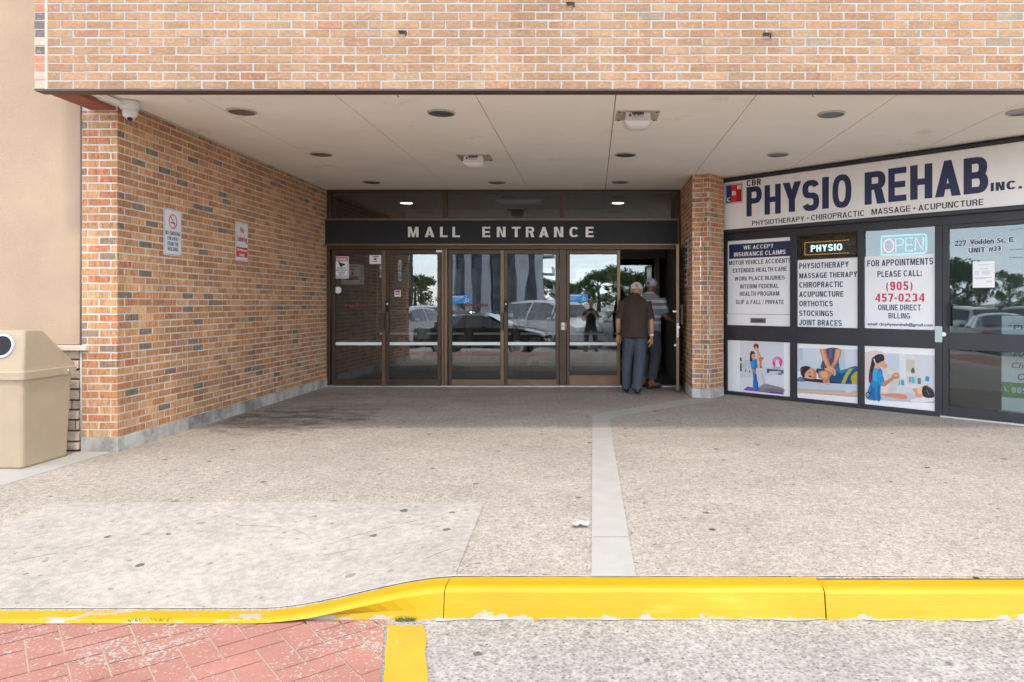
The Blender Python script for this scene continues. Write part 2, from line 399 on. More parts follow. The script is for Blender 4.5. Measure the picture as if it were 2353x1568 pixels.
def agg_mat(name, stones, base, grime=0., gum=1., bsize=72., tint=None):
    """exposed-aggregate concrete: pebbles of several colours in a cement matrix, gum spots and soiling"""
    m, nt, bs = newmat(name); v = coords(nt)
    vo = N(nt, 'ShaderNodeTexVoronoi', voronoi_dimensions='2D', Scale=bsize); nt.links.new(v, vo.inputs['Vector'])
    pebble = ramp(nt, vo.outputs['Color'], stones, 'CONSTANT')
    edge = ramp(nt, vo.outputs['Distance'], [(.25, 1.), (.55, 0.)])
    c = mix(nt, edge, base, pebble)
    c = mix(nt, 1., c, ramp(nt, noise(nt, v, 22, 3), [(.3, .82), (.7, 1.14)]), 'MULTIPLY')
    c = mix(nt, 1., c, ramp(nt, noise(nt, v, .9, 6, .65), [(.3, .84), (.7, 1.08)]), 'MULTIPLY')
    c = mix(nt, 1., c, ramp(nt, noise(nt, v, 4.3, 4, .65), [(.35, .93), (.65, 1.05)]), 'MULTIPLY')
    # black flecks
    v3 = N(nt, 'ShaderNodeTexVoronoi', voronoi_dimensions='2D', Scale=9.); nt.links.new(v, v3.inputs['Vector'])
    s3 = N(nt, 'ShaderNodeSeparateColor'); nt.links.new(v3.outputs['Color'], s3.inputs[0])
    fl = math_(nt, 'LESS_THAN', v3.outputs['Distance'], math_(nt, 'MULTIPLY', math_(nt, 'POWER', s3.outputs[0], 4.), .13))
    c = mix(nt, math_(nt, 'MULTIPLY', fl, .55*gum), c, (.09, .075, .06))
    # flattened chewing gum
    dv = N(nt, 'ShaderNodeVectorMath', operation='ADD'); nz = N(nt, 'ShaderNodeTexNoise', Scale=30.); nt.links.new(v, nz.inputs['Vector'])
    sc = N(nt, 'ShaderNodeVectorMath', operation='SCALE'); sc.inputs['Scale'].default_value = .03; nt.links.new(nz.outputs['Color'], sc.inputs[0])
    nt.links.new(v, dv.inputs[0]); nt.links.new(sc.outputs[0], dv.inputs[1])
    v4 = N(nt, 'ShaderNodeTexVoronoi', voronoi_dimensions='2D', Scale=2.6); nt.links.new(dv.outputs[0], v4.inputs['Vector'])
    sep = N(nt, 'ShaderNodeSeparateColor'); nt.links.new(v4.outputs['Color'], sep.inputs[0])
    rad = math_(nt, 'MULTIPLY', math_(nt, 'POWER', sep.outputs[0], 1.6), .075)
    sp = math_(nt, 'LESS_THAN', v4.outputs['Distance'], rad)
    gd = math_(nt, 'MULTIPLY', sp, math_(nt, 'MULTIPLY', ramp(nt, sep.outputs[1], [(.2, .25), (.9, .95)]), gum))
    c = mix(nt, gd, c, (.05, .045, .042))
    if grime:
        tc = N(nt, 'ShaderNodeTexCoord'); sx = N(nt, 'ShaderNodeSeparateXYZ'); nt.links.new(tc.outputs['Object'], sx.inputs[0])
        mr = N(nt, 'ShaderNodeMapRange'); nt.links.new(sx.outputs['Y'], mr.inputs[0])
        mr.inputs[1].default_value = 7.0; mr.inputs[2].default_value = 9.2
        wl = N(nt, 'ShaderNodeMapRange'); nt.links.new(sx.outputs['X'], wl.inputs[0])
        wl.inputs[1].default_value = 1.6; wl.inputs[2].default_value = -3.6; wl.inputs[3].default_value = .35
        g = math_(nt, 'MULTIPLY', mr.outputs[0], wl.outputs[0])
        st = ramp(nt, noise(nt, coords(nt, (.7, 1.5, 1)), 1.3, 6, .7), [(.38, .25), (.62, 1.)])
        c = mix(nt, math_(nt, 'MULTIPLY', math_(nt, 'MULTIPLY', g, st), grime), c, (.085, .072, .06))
        # old spill at the foot of the left wall
        ex = math_(nt, 'POWER', math_(nt, 'ABSOLUTE', math_(nt, 'MULTIPLY', math_(nt, 'ADD', sx.outputs['X'], 3.35), .85)), 2.)
        ey = math_(nt, 'POWER', math_(nt, 'ABSOLUTE', math_(nt, 'MULTIPLY', math_(nt, 'ADD', sx.outputs['Y'], -8.2), .75)), 2.)
        sp2 = math_(nt, 'SUBTRACT', noise(nt, coords(nt, (1, 1.6, 1)), 3.2, 6, .7), math_(nt, 'MULTIPLY', math_(nt, 'ADD', ex, ey), .22))
        c = mix(nt, math_(nt, 'MULTIPLY', ramp(nt, sp2, [(.36, 0.), (.56, 1.)]), .72), c, (.05, .04, .035))
    nt.links.new(c, bs.inputs['Base Color']); bs.inputs['Roughness'].default_value = .88
    bump(nt, bs, vo.outputs['Distance'], .35, .004); return m

def glass_mat(name, refl, tint, wav=.02):
    m, nt, bs = newmat(name); out = nt.nodes['Material Output']; nt.nodes.remove(bs)
    tr = N(nt, 'ShaderNodeBsdfTransparent'); tr.inputs[0].default_value = (*tint, 1)
    gl = N(nt, 'ShaderNodeBsdfGlossy'); gl.inputs['Roughness'].default_value = .0; gl.inputs[0].default_value = (.95, .97, 1, 1)
    b = N(nt, 'ShaderNodeBump', Strength=wav, Distance=.02)
    nt.links.new(noise(nt, coords(nt, (1, 1, .45)), 2.3, 1), b.inputs['Height']); nt.links.new(b.outputs[0], gl.inputs['Normal'])
    fz = N(nt, 'ShaderNodeFresnel', IOR=1.5)
    mx = N(nt, 'ShaderNodeMixShader')
    fac = math_(nt, 'ADD', fz.outputs[0], refl); nt.links.new(fac, mx.inputs[0])
    nt.links.new(tr.outputs[0], mx.inputs[1]); nt.links.new(gl.outputs[0], mx.inputs[2]); nt.links.new(mx.outputs[0], out.inputs[0]); return m

BRICK_F = brick_mat('fascia_brick', (26, 26, 50), .6)
BRICK_W = brick_mat('wall_brick', (55, 55, 11), 1.25)
MORT = M('mortar', (.42, .405, .395), .9, var=.15, sc=5, bmp=.5, bsc=120)
MORT2 = M('mortar_shade_lift', (.58, .53, .47), .9, var=.2, sc=3, bmp=.5, bsc=120)  # mortar of the shaded walls, colour lightened to offset the shade
STUCCO = M('stucco', (.415, .30, .205), .9, var=.08, sc=2.2, bmp=.6, bsc=170, dirt=.10, dirtcol=(.30, .22, .15))
SOFF = M('soffit_paint', (.90, .84, .76), .75, var=.05, sc=1.3, bmp=.1, bsc=30, dirt=.42, dirtcol=(.50, .40, .28))
JOINT = M('joint_dark', (.16, .13, .10), .9)
CAULK = M('caulk', (.46, .42, .36), .8)
STEEL = M('brown_lintel', (.085, .045, .03), .55, var=.25)
PLINTH = M('plinth_concrete', (.46, .44, .40), .9, var=.18, sc=4, bmp=.3, bsc=60, dirt=.75, dirtcol=(.10, .09, .08))
BRONZE = M('bronze_anodised', (.085, .054, .035), .38, .55, var=.2, sc=3)
BRONZE_L = M('bronze_lit_edge', (.20, .125, .075), .35, .6, var=.2, sc=4)  # paler bronze: light on the frame edges put into the colour
DARKFR = M('dark_frame', (.030, .029, .034), .45, .1, var=.15)
BLACK = M('black_panel', (.006, .007, .011), .6, var=.3)
RUB = M('black_rubber', (.015, .015, .015), .7)
WHITE = M('white_paint', (.80, .80, .80), .45, var=.03)
WHITE2 = M('off_white_vinyl', (.82, .81, .82), .4, var=.03)
SIGNW = M('sign_face', (.83, .80, .79), .35, var=.03)
NAVY = M('navy_vinyl', (.018, .027, .085), .45, var=.05)
NAVYT = M('navy_letters', (.020, .030, .115), .45, var=.05)
INK = M('black_ink', (.015, .015, .02), .5)
RED = M('red_vinyl', (.55, .02, .03), .45)
CRIM = M('crimson_letters', (.62, .03, .10), .45)
CHROME = M('steel', (.62, .62, .60), .25, .9, var=.05)
GALV = M('galvanised_plate', (.42, .50, .48), .4, .5)
YEL = None
BLUE = M('blue_sticker', (.02, .26, .66), .45)
GLASS = glass_mat('door_glass', .075, (.80, .83, .82), .05)
GLASS_S = glass_mat('shop_glass', .03, (.80, .86, .86), .03)
GLASS_T = glass_mat('transom_glass', .05, (.75, .78, .78), .0)
AGG = [(0., (.395, .342, .287)), (.30, (.28, .235, .19)), (.46, (.48, .43, .375)), (.72, (.35, .29, .228)), (.88, (.17, .145, .122))]
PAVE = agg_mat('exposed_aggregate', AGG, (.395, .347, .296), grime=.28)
ROADM = agg_mat('road_aggregate', [(0., (.36, .33, .30)), (.3, (.23, .21, .192)), (.48, (.44, .41, .38)), (.75, (.25, .225, .203)), (.9, (.11, .10, .092))], (.345, .317, .288), gum=.9, bsize=66.)
SLAB = agg_mat('broom_concrete', [(0., (.42, .38, .332)), (.4, (.37, .332, .288)), (.7, (.45, .41, .36)), (.95, (.25, .22, .19))], (.42, .38, .332), gum=.85, bsize=110.)
BAND = M('band_concrete', (.40, .385, .35), .9, var=.08, sc=5, bmp=.2, bsc=150, dirt=.15, dirtcol=(.3, .28, .25))
LOT = M('car_park_asphalt', (.47, .45, .42), .9, var=.2, sc=.4, bmp=.3, bsc=40)

def yellow_mat():
    m, nt, bs = newmat('yellow_kerb_paint'); v = coords(nt, (.5, 1, 1))
    c = ramp(nt, noise(nt, v, 3.5, 5, .65), [(.3, (.50, .295, .002)), (.55, (.525, .325, .003)), (.75, (.54, .37, .02))])
    c = mix(nt, math_(nt, 'MULTIPLY', ramp(nt, noise(nt, coords(nt, (.25, 1, 2.5)), 9, 4), [(.6, 0.), (.72, 1.)]), .35), c, (.70, .52, .10))
    sx = N(nt, 'ShaderNodeSeparateXYZ'); tc = N(nt, 'ShaderNodeTexCoord'); nt.links.new(tc.outputs['Object'], sx.inputs[0])
    low = N(nt, 'ShaderNodeMapRange'); nt.links.new(sx.outputs['Z'], low.inputs[0]); low.inputs[1].default_value = -.085; low.inputs[2].default_value = -.131
    chip = math_(nt, 'ADD', noise(nt, coords(nt, (.5, 1, 1)), 11, 5, .7), math_(nt, 'MULTIPLY', low.outputs[0], .22))
    c = mix(nt, ramp(nt, chip, [(.71, 0.), (.725, 1.)]), c, (.42, .385, .34))
    sc_ = ramp(nt, noise(nt, coords(nt, (.6, 2, 6)), 5, 5, .7), [(.62, 0.), (.72, .4)])
    c = mix(nt, sc_, c, (.30, .20, .03))
    nt.links.new(c, bs.inputs['Base Color']); bs.inputs['Roughness'].default_value = .5
    bump(nt, bs, noise(nt, coords(nt, (.3, 1, 1)), 26, 5, .6), .35, .006); return m
YEL = yellow_mat()

def worn_mat(name, col, under, amount, sc):
    m, nt, bs = newmat(name); v = coords(nt)
    a = math_(nt, 'ADD', math_(nt, 'MULTIPLY', noise(nt, v, sc, 3), .66), math_(nt, 'MULTIPLY', noise(nt, v, 2.2, 4), .34))
    w = ramp(nt, a, [(amount, 0.), (amount+.03, 1.)])
    c = mix(nt, 1., col, ramp(nt, noise(nt, v, 3, 4), [(.3, .85), (.7, 1.1)]), 'MULTIPLY')
    c = mix(nt, w, c, under)
    nt.links.new(c, bs.inputs['Base Color']); bs.inputs['Roughness'].default_value = .85
    bump(nt, bs, noise(nt, v, 90, 3), .3, .004); return m
PAVER = worn_mat('red_stamped_paving', (.37, .165, .125), (.44, .40, .36), .565, 85)
YLINE = worn_mat('yellow_road_paint', (.50, .315, .02), (.34, .31, .28), .60, 40)
GROUT = M('paving_groove', (.50, .37, .30), .9, var=.2, sc=9)

# ------------------------------------------------------------------ ground, sidewalk, kerb, road
def kh(x): return -.115*(1-sstep(-1.55, -.62, x))                     # kerb top height
def kb(x): return 3.357+(.088)*sstep(-1.5, -.6, x)                    # back edge of kerb
def kf(x): return 3.232+(.050)*sstep(-4, -.4, x)                      # foot of kerb
def pz(x, y): return kh(x)*clampf((4.72-y)/(4.72-kb(x)))*1.0          # pavement height

b = MB()
xs = [-16, -8, -5, -4]+[-4+i*.1 for i in range(1, 46)]+[1, 2, 4, 8, 16]
ys = [0, .06, .12, .2, .3, .5, .75, 1.]
rows = []
for x in xs:
    k = kb(x)-.02
    rows.append([(x, k+(4.74-k)*t, pz(x, k+(4.74-k)*t)) for t in ys]+[(x, 6.3, 0), (x, 9, 0), (x, 11.36, 0)])
for i in range(len(xs)-1):
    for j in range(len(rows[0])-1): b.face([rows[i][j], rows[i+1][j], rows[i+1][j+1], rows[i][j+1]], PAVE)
tag(b.build('sidewalk'), 'exposed aggregate sidewalk under and before the brick canopy', kind='structure')

b = MB()                                                               # smoother ramp slab, left front
xr = [-3.5+i*(2.85/24) for i in range(25)]
for i in range(24):
    for j in range(10):
        q = []
        for (ii, jj) in ((i, j), (i+1, j), (i+1, j+1), (i, j+1)):
            k = kb(xr[ii]); y = k+(4.72-k)*jj/10
            x = xr[ii]+(.0 if ii < 24 else -.05*(jj/10)); q.append((x, y, pz(x, y)+.004))
        b.face(q, SLAB)
tag(b.build('ramp_slab'), 'smoother pale concrete ramp slab leading down to the kerb', kind='structure')

SCR = M('pale_scrape', (.43, .395, .35), .9, var=.2, sc=30)
b = MB()
for pth in ([(-2.15, 4.35), (-1.75, 4.28), (-1.52, 4.05), (-1.47, 3.86), (-1.46, 3.75)], [(-1.44, 4.12), (-1.25, 4.25), (-1.05, 4.38)], [(-1.45, 3.92), (-1.28, 3.98)], [(-3.1, 3.8), (-2.6, 4.2), (-2.3, 4.5)], [(-.98, 3.9), (-1.05, 3.7), (-1.1, 3.6)], [(-.75, 3.85), (-.86, 3.72)]):
    pp = smoothp(pth)
    for (xa, ya), (xb, yb_) in zip(pp[:-1], pp[1:]):
        w = .003+.007*abs(mnoise.noise(Vector((xa*9, ya*9, 0)))); n_ = Vector((yb_-ya, xa-xb, 0)).normalized()*w
        if mnoise.noise(Vector((xa*14, ya*14, 5))) < -.05: continue
        b.face([(xa+n_.x, ya+n_.y, pz(xa, ya)+.0062), (xa-n_.x, ya-n_.y, pz(xa, ya)+.0062), (xb-n_.x, yb_-n_.y, pz(xb, yb_)+.0062), (xb+n_.x, yb_+n_.y, pz(xb, yb_)+.0062)], SCR)
tag(b.build('scrape_marks'), 'faint pale scrape arcs on the ramp slab', kind='structure')
b = MB()                                                               # pale slab by the bin, left
b.box(-9, -4.17, 4.3, 6.34, -.02, .004, BAND)
tag(b.build('bin_pad'), 'pale concrete pad under the litter bin', kind='structure')

b = MB()                                                               # smooth concrete band
def bandq(q, z=.004):
    b.face([(x, y, z) for x, y in q], BAND)
bandq([(-.006, 3.44), (.205, 3.44), (.199, 4.02), (-.006, 4.02)])
bandq([(-.006, 4.026), (.199, 4.026), (.185, 8.1), (-.004, 8.38)])
bandq([(-.004, 8.38), (.185, 8.1), (.3, 8.33), (.10, 8.56)])
bandq([(.10, 8.56), (.3, 8.33), (1.66, 9.70), (1.40, 9.98)])
tag(b.build('concrete_band'), 'smooth pale concrete band crossing the aggregate sidewalk', kind='structure')

b = MB()                                                               # yellow kerb in lengths
for (x0, x1) in ((-14, -.672), (-.668, 1.045), (1.051, 3.9), (3.905, 14)):
    n = 60 if x0 < -10 else 24
    st = [x0+(x1-x0)*i/n for i in range(n+1)]
    if x0 < -10: st = [-14, -8, -5]+[-4+(3.328)*i/57 for i in range(58)]
    prev = None
    for i, x in enumerate(st):
        h, yb, yf = kh(x), kb(x), kf(x); w = .004*mnoise.noise(Vector((x*3, 0, 0)))
        if x > 1.05: w += -.003; h -= .006
        H = h+.131
        pr = [(x, yb, h-.06), (x, yb, h), (x, yb-.105+w, h+.002), (x, yb-.125+w, h-.004), (x, yb-.14+w+.004*(h < -.05), h-min(.018, H*.4)),
              (x, yf+.008+w, -.131+H*.35), (x, yf+w, -.131), (x, yf+w, -.25)]
        if prev:
            for k in range(len(pr)-1): b.face([prev[k], prev[k+1], pr[k+1], pr[k]], YEL)
        else: b.face(pr, YEL)
        prev = pr
    b.face(prev[::-1], YEL)
tag(b.build('kerb'), 'yellow painted kerb dropping to a ramp', kind='structure')

GROUTW = M('pale_kerb_mortar', (.46, .44, .42), .9, var=.15, sc=12)
b = MB()                                                               # thin grout line behind the kerb
for i in range(190):
    x0, x1 = -4+i*.05, -4+(i+1)*.05
    w0, w1 = [.003+.022*abs(mnoise.noise(Vector((x*4, 3, 0))))+.012*max(0, mnoise.noise(Vector((x*15, 3, 0)))) for x in (x0, x1)]
    b.face([(x0, kb(x0)-.001, kh(x0)+.0052), (x1, kb(x1)-.001, kh(x1)+.0052), (x1, kb(x1)+w1, pz(x1, kb(x1)+w1)+.0052), (x0, kb(x0)+w0, pz(x0, kb(x0)+w0)+.0052)], GROUTW)
for i in range(110):
    x0, x1 = -1.0+i*.05, -.95+i*.05
    e0, e1 = [max(0, .006+.030*mnoise.noise(Vector((x*5, 7, 0)))+.014*mnoise.noise(Vector((x*17, 2, 0)))) for x in (x0, x1)]
    if e0+e1 > .004 and not (-.93 < x0 < -.70): b.face([(x0, kf(x0)-e0-.001, -.1270), (x1, kf(x1)-e1-.001, -.1270), (x1, kf(x1)+.002, -.1268), (x0, kf(x0)+.002, -.1268)], GROUTW)
tag(b.build('kerb_grout'), 'thin whitish grout line behind the yellow kerb', kind='structure')

def roadz(y): return -.131 if y > 1.8 else (-.131-.40*sstep(1.8, -2.4, y))
b = MB()
ry = [3.35, 2.4, 1.6, .8, 0, -1, -2, -3, -4, -5, -12]
for i in range(len(ry)-1):
    mt = ROADM if ry[i] > -4.5 else LOT
    b.face([(-60, ry[i], roadz(ry[i])), (-60, ry[i+1], roadz(ry[i+1])), (60, ry[i+1], roadz(ry[i+1])), (60, ry[i], roadz(ry[i]))], mt)
b.face([(-400, -12, -.531), (-400, -500, -.531), (400, -500, -.531), (400, -12, -.531)], LOT)
tag(b.build('road'), 'light grey aggregate road and car park before the entrance', kind='structure')
b = MB(); b.face([(-900, -900, -.60), (900, -900, -.60), (900, 900, -.60), (-900, 900, -.60)], LOT)
tag(b.build('ground'), 'flat ground out to the horizon', kind='structure')

b = MB()                                                               # red stamped herringbone crossing
zz = -.127
def edge(y): return -.905-(y-3.22)*.25-.012
b.face([(-14, 1.6, zz), (edge(1.6), 1.6, zz), (edge(3.225), 3.225, zz), (-14, 3.20, zz)], GROUT)
Lb, Wb, g = .24, .12, .003
ca = math.cos(math.radians(40)); sa = math.sin(math.radians(40))
for i in range(-60, 60):
    for j in range(-60, 60):
        for (ox, oy, w, h) in ((0, 0, Lb, Wb), (0, Wb, Wb, Lb)):
            px = i*Wb+j*Lb*1+ox; py = i*Wb-j*Lb*1+oy if False else i*Wb+oy-j*0
            # herringbone lattice: shift by (W, W) along i and (2W*2, 0) along j
            px = i*Wb+j*2*Lb*.5*2+ox; py = i*Wb+oy
            cx, cy = px+w/2, py+h/2
            wx, wy = -3.0+cx*ca-cy*sa, 1.0+cx*sa+cy*ca
            if wx < -8 or wx > -.6 or wy < 1.7 or wy > 3.6: continue
            q = [(px+g, py+g), (px+w-g, py+g), (px+w-g, py+h-g), (px+g, py+h-g)]
            pts = [(-3.0+x*ca-y*sa, 1.0+x*sa+y*ca) for x, y in q]
            # clip against foot of kerb and stripe
            def clip(pp, fn):
                out = []
                for k in range(len(pp)):
                    a, c = pp[k], pp[(k+1) % len(pp)]; fa, fc = fn(a), fn(c)
                    if fa <= 0: out.append(a)
                    if fa*fc < 0:
                        t = fa/(fa-fc); out.append((a[0]+(c[0]-a[0])*t, a[1]+(c[1]-a[1])*t))
                return out
            pts = clip(pts, lambda p: p[1]-(kf(p[0])-.012)); pts = clip(pts, lambda p: p[0]-edge(p[1])) if len(pts) > 2 else []
            if len(pts) > 2: b.face([(x, y, zz+.003) for x, y in pts], PAVER)
tag(b.build('crosswalk_paving'), 'worn red stamped herringbone crosswalk paving', kind='structure')
b = MB()
def stripe_x(y): return -.905-(y-3.22)*.25
pl = [(stripe_x(y)+.003*math.sin(y*23), y) for y in np.linspace(1.6, 3.215, 14)]
for k in range(len(pl)-1):
    (a, y0), (c, y1) = pl[k], pl[k+1]
    b.face([(a, y0, -.1255), (a+.165+.004*math.sin(y0*31), y0, -.1255), (c+.165+.004*math.sin(y1*31), y1, -.1255), (c, y1, -.1255)], YLINE)
for (x, y) in ((-9, -3.2), (-4, -3.2), (1, -3.2), (6, -3.2)):
    pass
tag(b.build('road_stripe'), 'worn yellow painted stripe beside the red crosswalk', kind='structure')
b = MB()
for i in range(-9, 10):
    x = i*2.8; b.face([(x, -6.2, -.524), (x+.12, -6.2, -.524), (x+.12, -11, -.524), (x, -11, -.524)], YLINE)
    b.face([(x, -18, -.524), (x+.12, -18, -.524), (x+.12, -23, -.524), (x, -23, -.524)], YLINE)
b.face([(-14, -2.9, roadz(-2.9)+.03), (9, -2.2, roadz(-2.2)+.03), (9, -2.35, roadz(-2.35)+.03), (-14, -3.05, roadz(-3.05)+.03)], YLINE)
tag(b.build('parking_lines'), 'yellow parking lines on the car park asphalt', kind='structure')

# ------------------------------------------------------------------ the mall building
YF, YW, YD, XL, XR = 5.69, 6.33, 11.36, -4.115, 1.36
CEIL = 3.05
mall = thing('mall_building', (0, 8, 0), 'orange brick shopping mall building with a deep canopy over bronze glass entrance doors', 'building')

def pick(pal):
    r = R.random(); acc = 0
    for w, c in pal:
        acc += w
        if r < acc: break
    k = 1+R.uniform(-.09, .09); h = R.uniform(-.05, .05)
    return (c[0]*k, c[1]*k*(1+h), c[2]*k*(1+1.5*h))
PAL_F = [(.58, (.355, .206, .112)), (.26, (.37, .224, .126)), (.12, (.345, .185, .10)), (.02, (.35, .165, .095)), (.02, (.27, .20, .135))]
PAL_W = [(.42, (.50, .24, .105)), (.27, (.57, .305, .145)), (.20, (.41, .195, .09)), (.06, (.46, .185, .085)), (.05, (.20, .155, .112))]
PAL_P = [(.46, (.49, .23, .10)), (.32, (.53, .285, .14)), (.13, (.50, .185, .09)), (.09, (.26, .18, .12))]
def bricks(mb, fr, u0, u1, v0, v1, pal, mat, off=0., L=.2, H=.0667, j=.011, half=.5, shift=0):
    k = 0; v = v0
    while v < v1-.02:
        vt = min(v+H, v1); u = u0-L+((off+half*((k+shift) % 2)) % 1)*L
        while u < u1:
            a, c = max(u+j/2, u0), min(u+L-j/2, u1)
            if c-a > .012:
                e = .0026
                J = lambda: R.uniform(-e, e)
                d = R.uniform(-.0015, .0015); b0, b1 = v+j/2, vt-j/2
                p = [fr.pt(a, b0, -.02), fr.pt(c, b0, -.02), fr.pt(c, b1, -.02), fr.pt(a, b1, -.02),
                     fr.pt(a+J()+.001, b0+J()+.001, d), fr.pt(c+J()-.001, b0+J()+.001, d), fr.pt(c+J()-.001, b1+J()-.001, d), fr.pt(a+J()+.001, b1+J()-.001, d)]
                mb.hexa(p, mat, pick(pal), skip=(0,))
            u += L
        v += H; k += 1

FRONT = lambda y: Fr((0, y, 0), (1, 0, 0))
LEFTW = Fr((XL, 0, 0), (0, 1, 0))
# fascia
b = MB(); fr = FRONT(YF)
bricks(b, fr, -4.245, 9.5, 2.957, 4.825, PAL_F, BRICK_F, off=.0)
PAL_E = [(.4, (.55, .20, .12)), (.3, (.62, .42, .32)), (.3, (.16, .13, .12))]
bricks(b, fr, -4.345, -4.262, 2.957, 4.825, PAL_E, BRICK_F, L=.4)
b.box(-4.345, 9.5, YF+.003, YF+.09, 2.957, 4.825, MORT)
b.box(-4.264, -4.243, YF-.001, YF+.03, 2.957, 4.825, CAULK)
fas = b.build('fascia', mall)
b = MB()
b.box(-4.345, 9.5, YF-.003, YF+.105, 2.943, 2.957, STEEL); b.box(-4.2, 9.5, YF+.105, YF+.115, 2.943, 3.08, STEEL)
b.build('steel_lintel', mall)
b = MB()
b.box(-4.345, 9.5, YF+.12, 20, CEIL+.06, 4.9, STUCCO); b.box(-4.4, 9.6, YF-.03, 20, 4.9, 5.0, STEEL)
b.build('light_block_roof', mall)  # unseen roof slab, added above the soffit to block light
# red underside at the left end
b = MB(); PAL_R = [(1, (.30, .085, .05))]
b.box(-4.345, -4.13, YF+.106, YW-.002, 2.962, 2.99, M('red_soffit_brick', (.27, .085, .055), .8, var=.3, sc=9, bmp=.4, bsc=60))
b.box(-4.128, -4.06, YF+.106, YW+.1, 3.0, 3.03, SOFF)
b.build('canopy_return', mall)
# soffit panels
b = MB()
jx = [-4.10, -3.37, -2.18, -.994, .196, 1.386, 2.576, 3.766, 4.956, 6.146, 9.5]
jy = [5.80, 8.86, 10.02, 11.355]
for i in range(len(jx)-1):
    for j in range(3):
        g2 = .0015 if j < 2 else .0015
        b.box(jx[i]+.004, jx[i+1]-.004, jy[j]+(g2 if j else 0), jy[j+1]-g2, CEIL+R.uniform(0, .0015), CEIL+.02, SOFF)
b.box(-4.11, 9.5, 5.8, 11.35, CEIL+.022, CEIL+.05, JOINT)
b.build('soffit', mall)
# left brick wall
b = MB(); z0 = .128
bricks(b, LEFTW, YW, YD-.02, z0, 3.045, PAL_W, BRICK_W, off=.0, H=.0667)
bricks(b, FRONT(YW), -4.425, XL, z0, 2.96, PAL_P, BRICK_W, off=.25, H=.0667, half=.5)
b.box(-4.425, XL-.003, YW+.003, YD, z0, 3.06, MORT2)
b.build('brick_wall', mall)
b = MB()
b.box(-4.43, XL+.008, YW-.008, YD, -.02, z0-.002, PLINTH)
b.build('wall_plinth', mall, bevel=.006)
b = MB()                                                               # black expansion joint beside the wall
b.tube([(-4.434, YW+.004, .9), (-4.432, YW+.004, 3.0)], .009, JOINT, 6)
b.tube([(-4.428, YW-.004, .12), (-4.428, YW-.004, .9)], .008, CAULK, 6)
b.build('expansion_joint', mall)
# stucco wall with stone base
b = MB(); b.box(-14, -4.437, YW+.03, YW+.3, .93, 5.4, STUCCO)
stw = b.build('stucco_wall', mall)
b = MB()
STONE = M('ledge_stone', (.52, .40, .31), .9, var=.25, sc=7, bmp=.6, bsc=40)
b.box(-14, -4.36, YW-.05, YW+.2, .88, .925, M('ledge_cap', (.58, .48, .38), .85, var=.12, bmp=.4, bsc=50))
b.build('stone_ledge', mall, bevel=.008)
b = MB(); SP = [(.4, (.52, .40, .31)), (.3, (.44, .33, .26)), (.3, (.60, .49, .40))]
v = 0.02
while v < .86:
    hh = R.choice((.075, .085, .095)); u = -9.0+R.uniform(0, .3)
    while u < -4.44:
        w = R.uniform(.25, .5); e = min(u+w, -4.44); dd = R.uniform(-.012, .018)
        fr = FRONT(YW)
        p = [fr.pt(u, v, -.1), fr.pt(e-.006, v, -.1), fr.pt(e-.006, v+hh-.008, -.1), fr.pt(u, v+hh-.008, -.1),
             fr.pt(u+.004, v+.004, dd), fr.pt(e-.01, v+.003, dd+R.uniform(-.01, .01)), fr.pt(e-.01, v+hh-.014, dd+R.uniform(-.01, .01)), fr.pt(u+.004, v+hh-.014, dd)]
        b.hexa(p, STONE); u = e
    v += hh
b.box(-14, -4.44, YW+.03, YW+.3, 0, .88, JOINT)
b.build('stone_base', mall, bevel=.004)

# right pier between doors and shop
A0, A1, A2, A3 = (XR, YD), (XR, 9.99), (1.475, 9.985), (1.575, 9.90)
A4 = (1.83, 10.22)
b = MB()
def seg_fr(p, q): return Fr((p[0], p[1], 0), (q[0]-p[0], q[1]-p[1], 0)), math.hypot(q[0]-p[0], q[1]-p[1])
pier_pts = [A0, A1, A2, A3, A4]
for k, (p, q) in enumerate(zip(pier_pts[:-1], pier_pts[1:])):
    fr, Ln = seg_fr(p, q)
    bricks(b, fr, .0, Ln, z0, 3.05, PAL_W if k in (0, ) else PAL_P, BRICK_W, off=.1*k, shift=k)
    b.ob(fr, .0, Ln, z0, 3.05, -.03, -.003, MORT2)
b.build('brick_pier', mall)
b = MB()
for k, (p, q) in enumerate(zip(pier_pts[:-1], pier_pts[1:])):
    fr, Ln = seg_fr(p, q); b.ob(fr, .002, Ln-.002, -.02, z0-.004, -.04, .008, PLINTH)
b.build('pier_plinth', mall, bevel=.005)

# ---------------- entrance screen
m_ = YD/F
def dx(x): return (x-VX)*m_
def dz(y): return CZ+(VY-y)*m_
b = MB(); D0, D1 = YD-.05, YD+.06
b.box(dx(747), dx(760), D0, D1, 0, 3.04, BRONZE)                       # left jamb
b.box(dx(1553), XR-.003, D0, D1, 0, 3.04, BRONZE)
b.box(dx(760), dx(1553), D0+.003, D1, 3.005, 3.04, BRONZE)             # head
b.box(dx(760), dx(1553), D0+.003, D1, dz(508), dz(502), BRONZE_L)      # below transoms
b.box(dx(760), dx(1553), D0+.006, D1, dz(574), dz(562), BRONZE)        # door head
for xa, xb in ((1018, 1028), (1287, 1296)): b.box(dx(xa), dx(xb), D0+.004, D1-.01, dz(502), 3.005, BRONZE)
for xa, xb in ((1016, 1029), (1286, 1301)):
    b.box(dx(xa), dx(xb), D0+.002, D1, 0.01, dz(574), BRONZE_L if xa < 1200 else BRONZE)
    b.box(dx(xa+5), dx(xb-5), D0-.008, D0+.002, 0.01, dz(574), BRONZE)
b.build('entrance_frame', mall, bevel=.003)
b = MB(); b.box(dx(748), dx(1562), YD-.10, YD+.08, .0, .016, M('aluminium_threshold', (.6, .6, .6), .35, .7, dirt=.3))
for x in (1020, 1023, 1290, 1293, 763, 885, 955, 1085, 1225): b.ball((dx(x), YD-.09, .018), .008, CHROME, 8, 5)
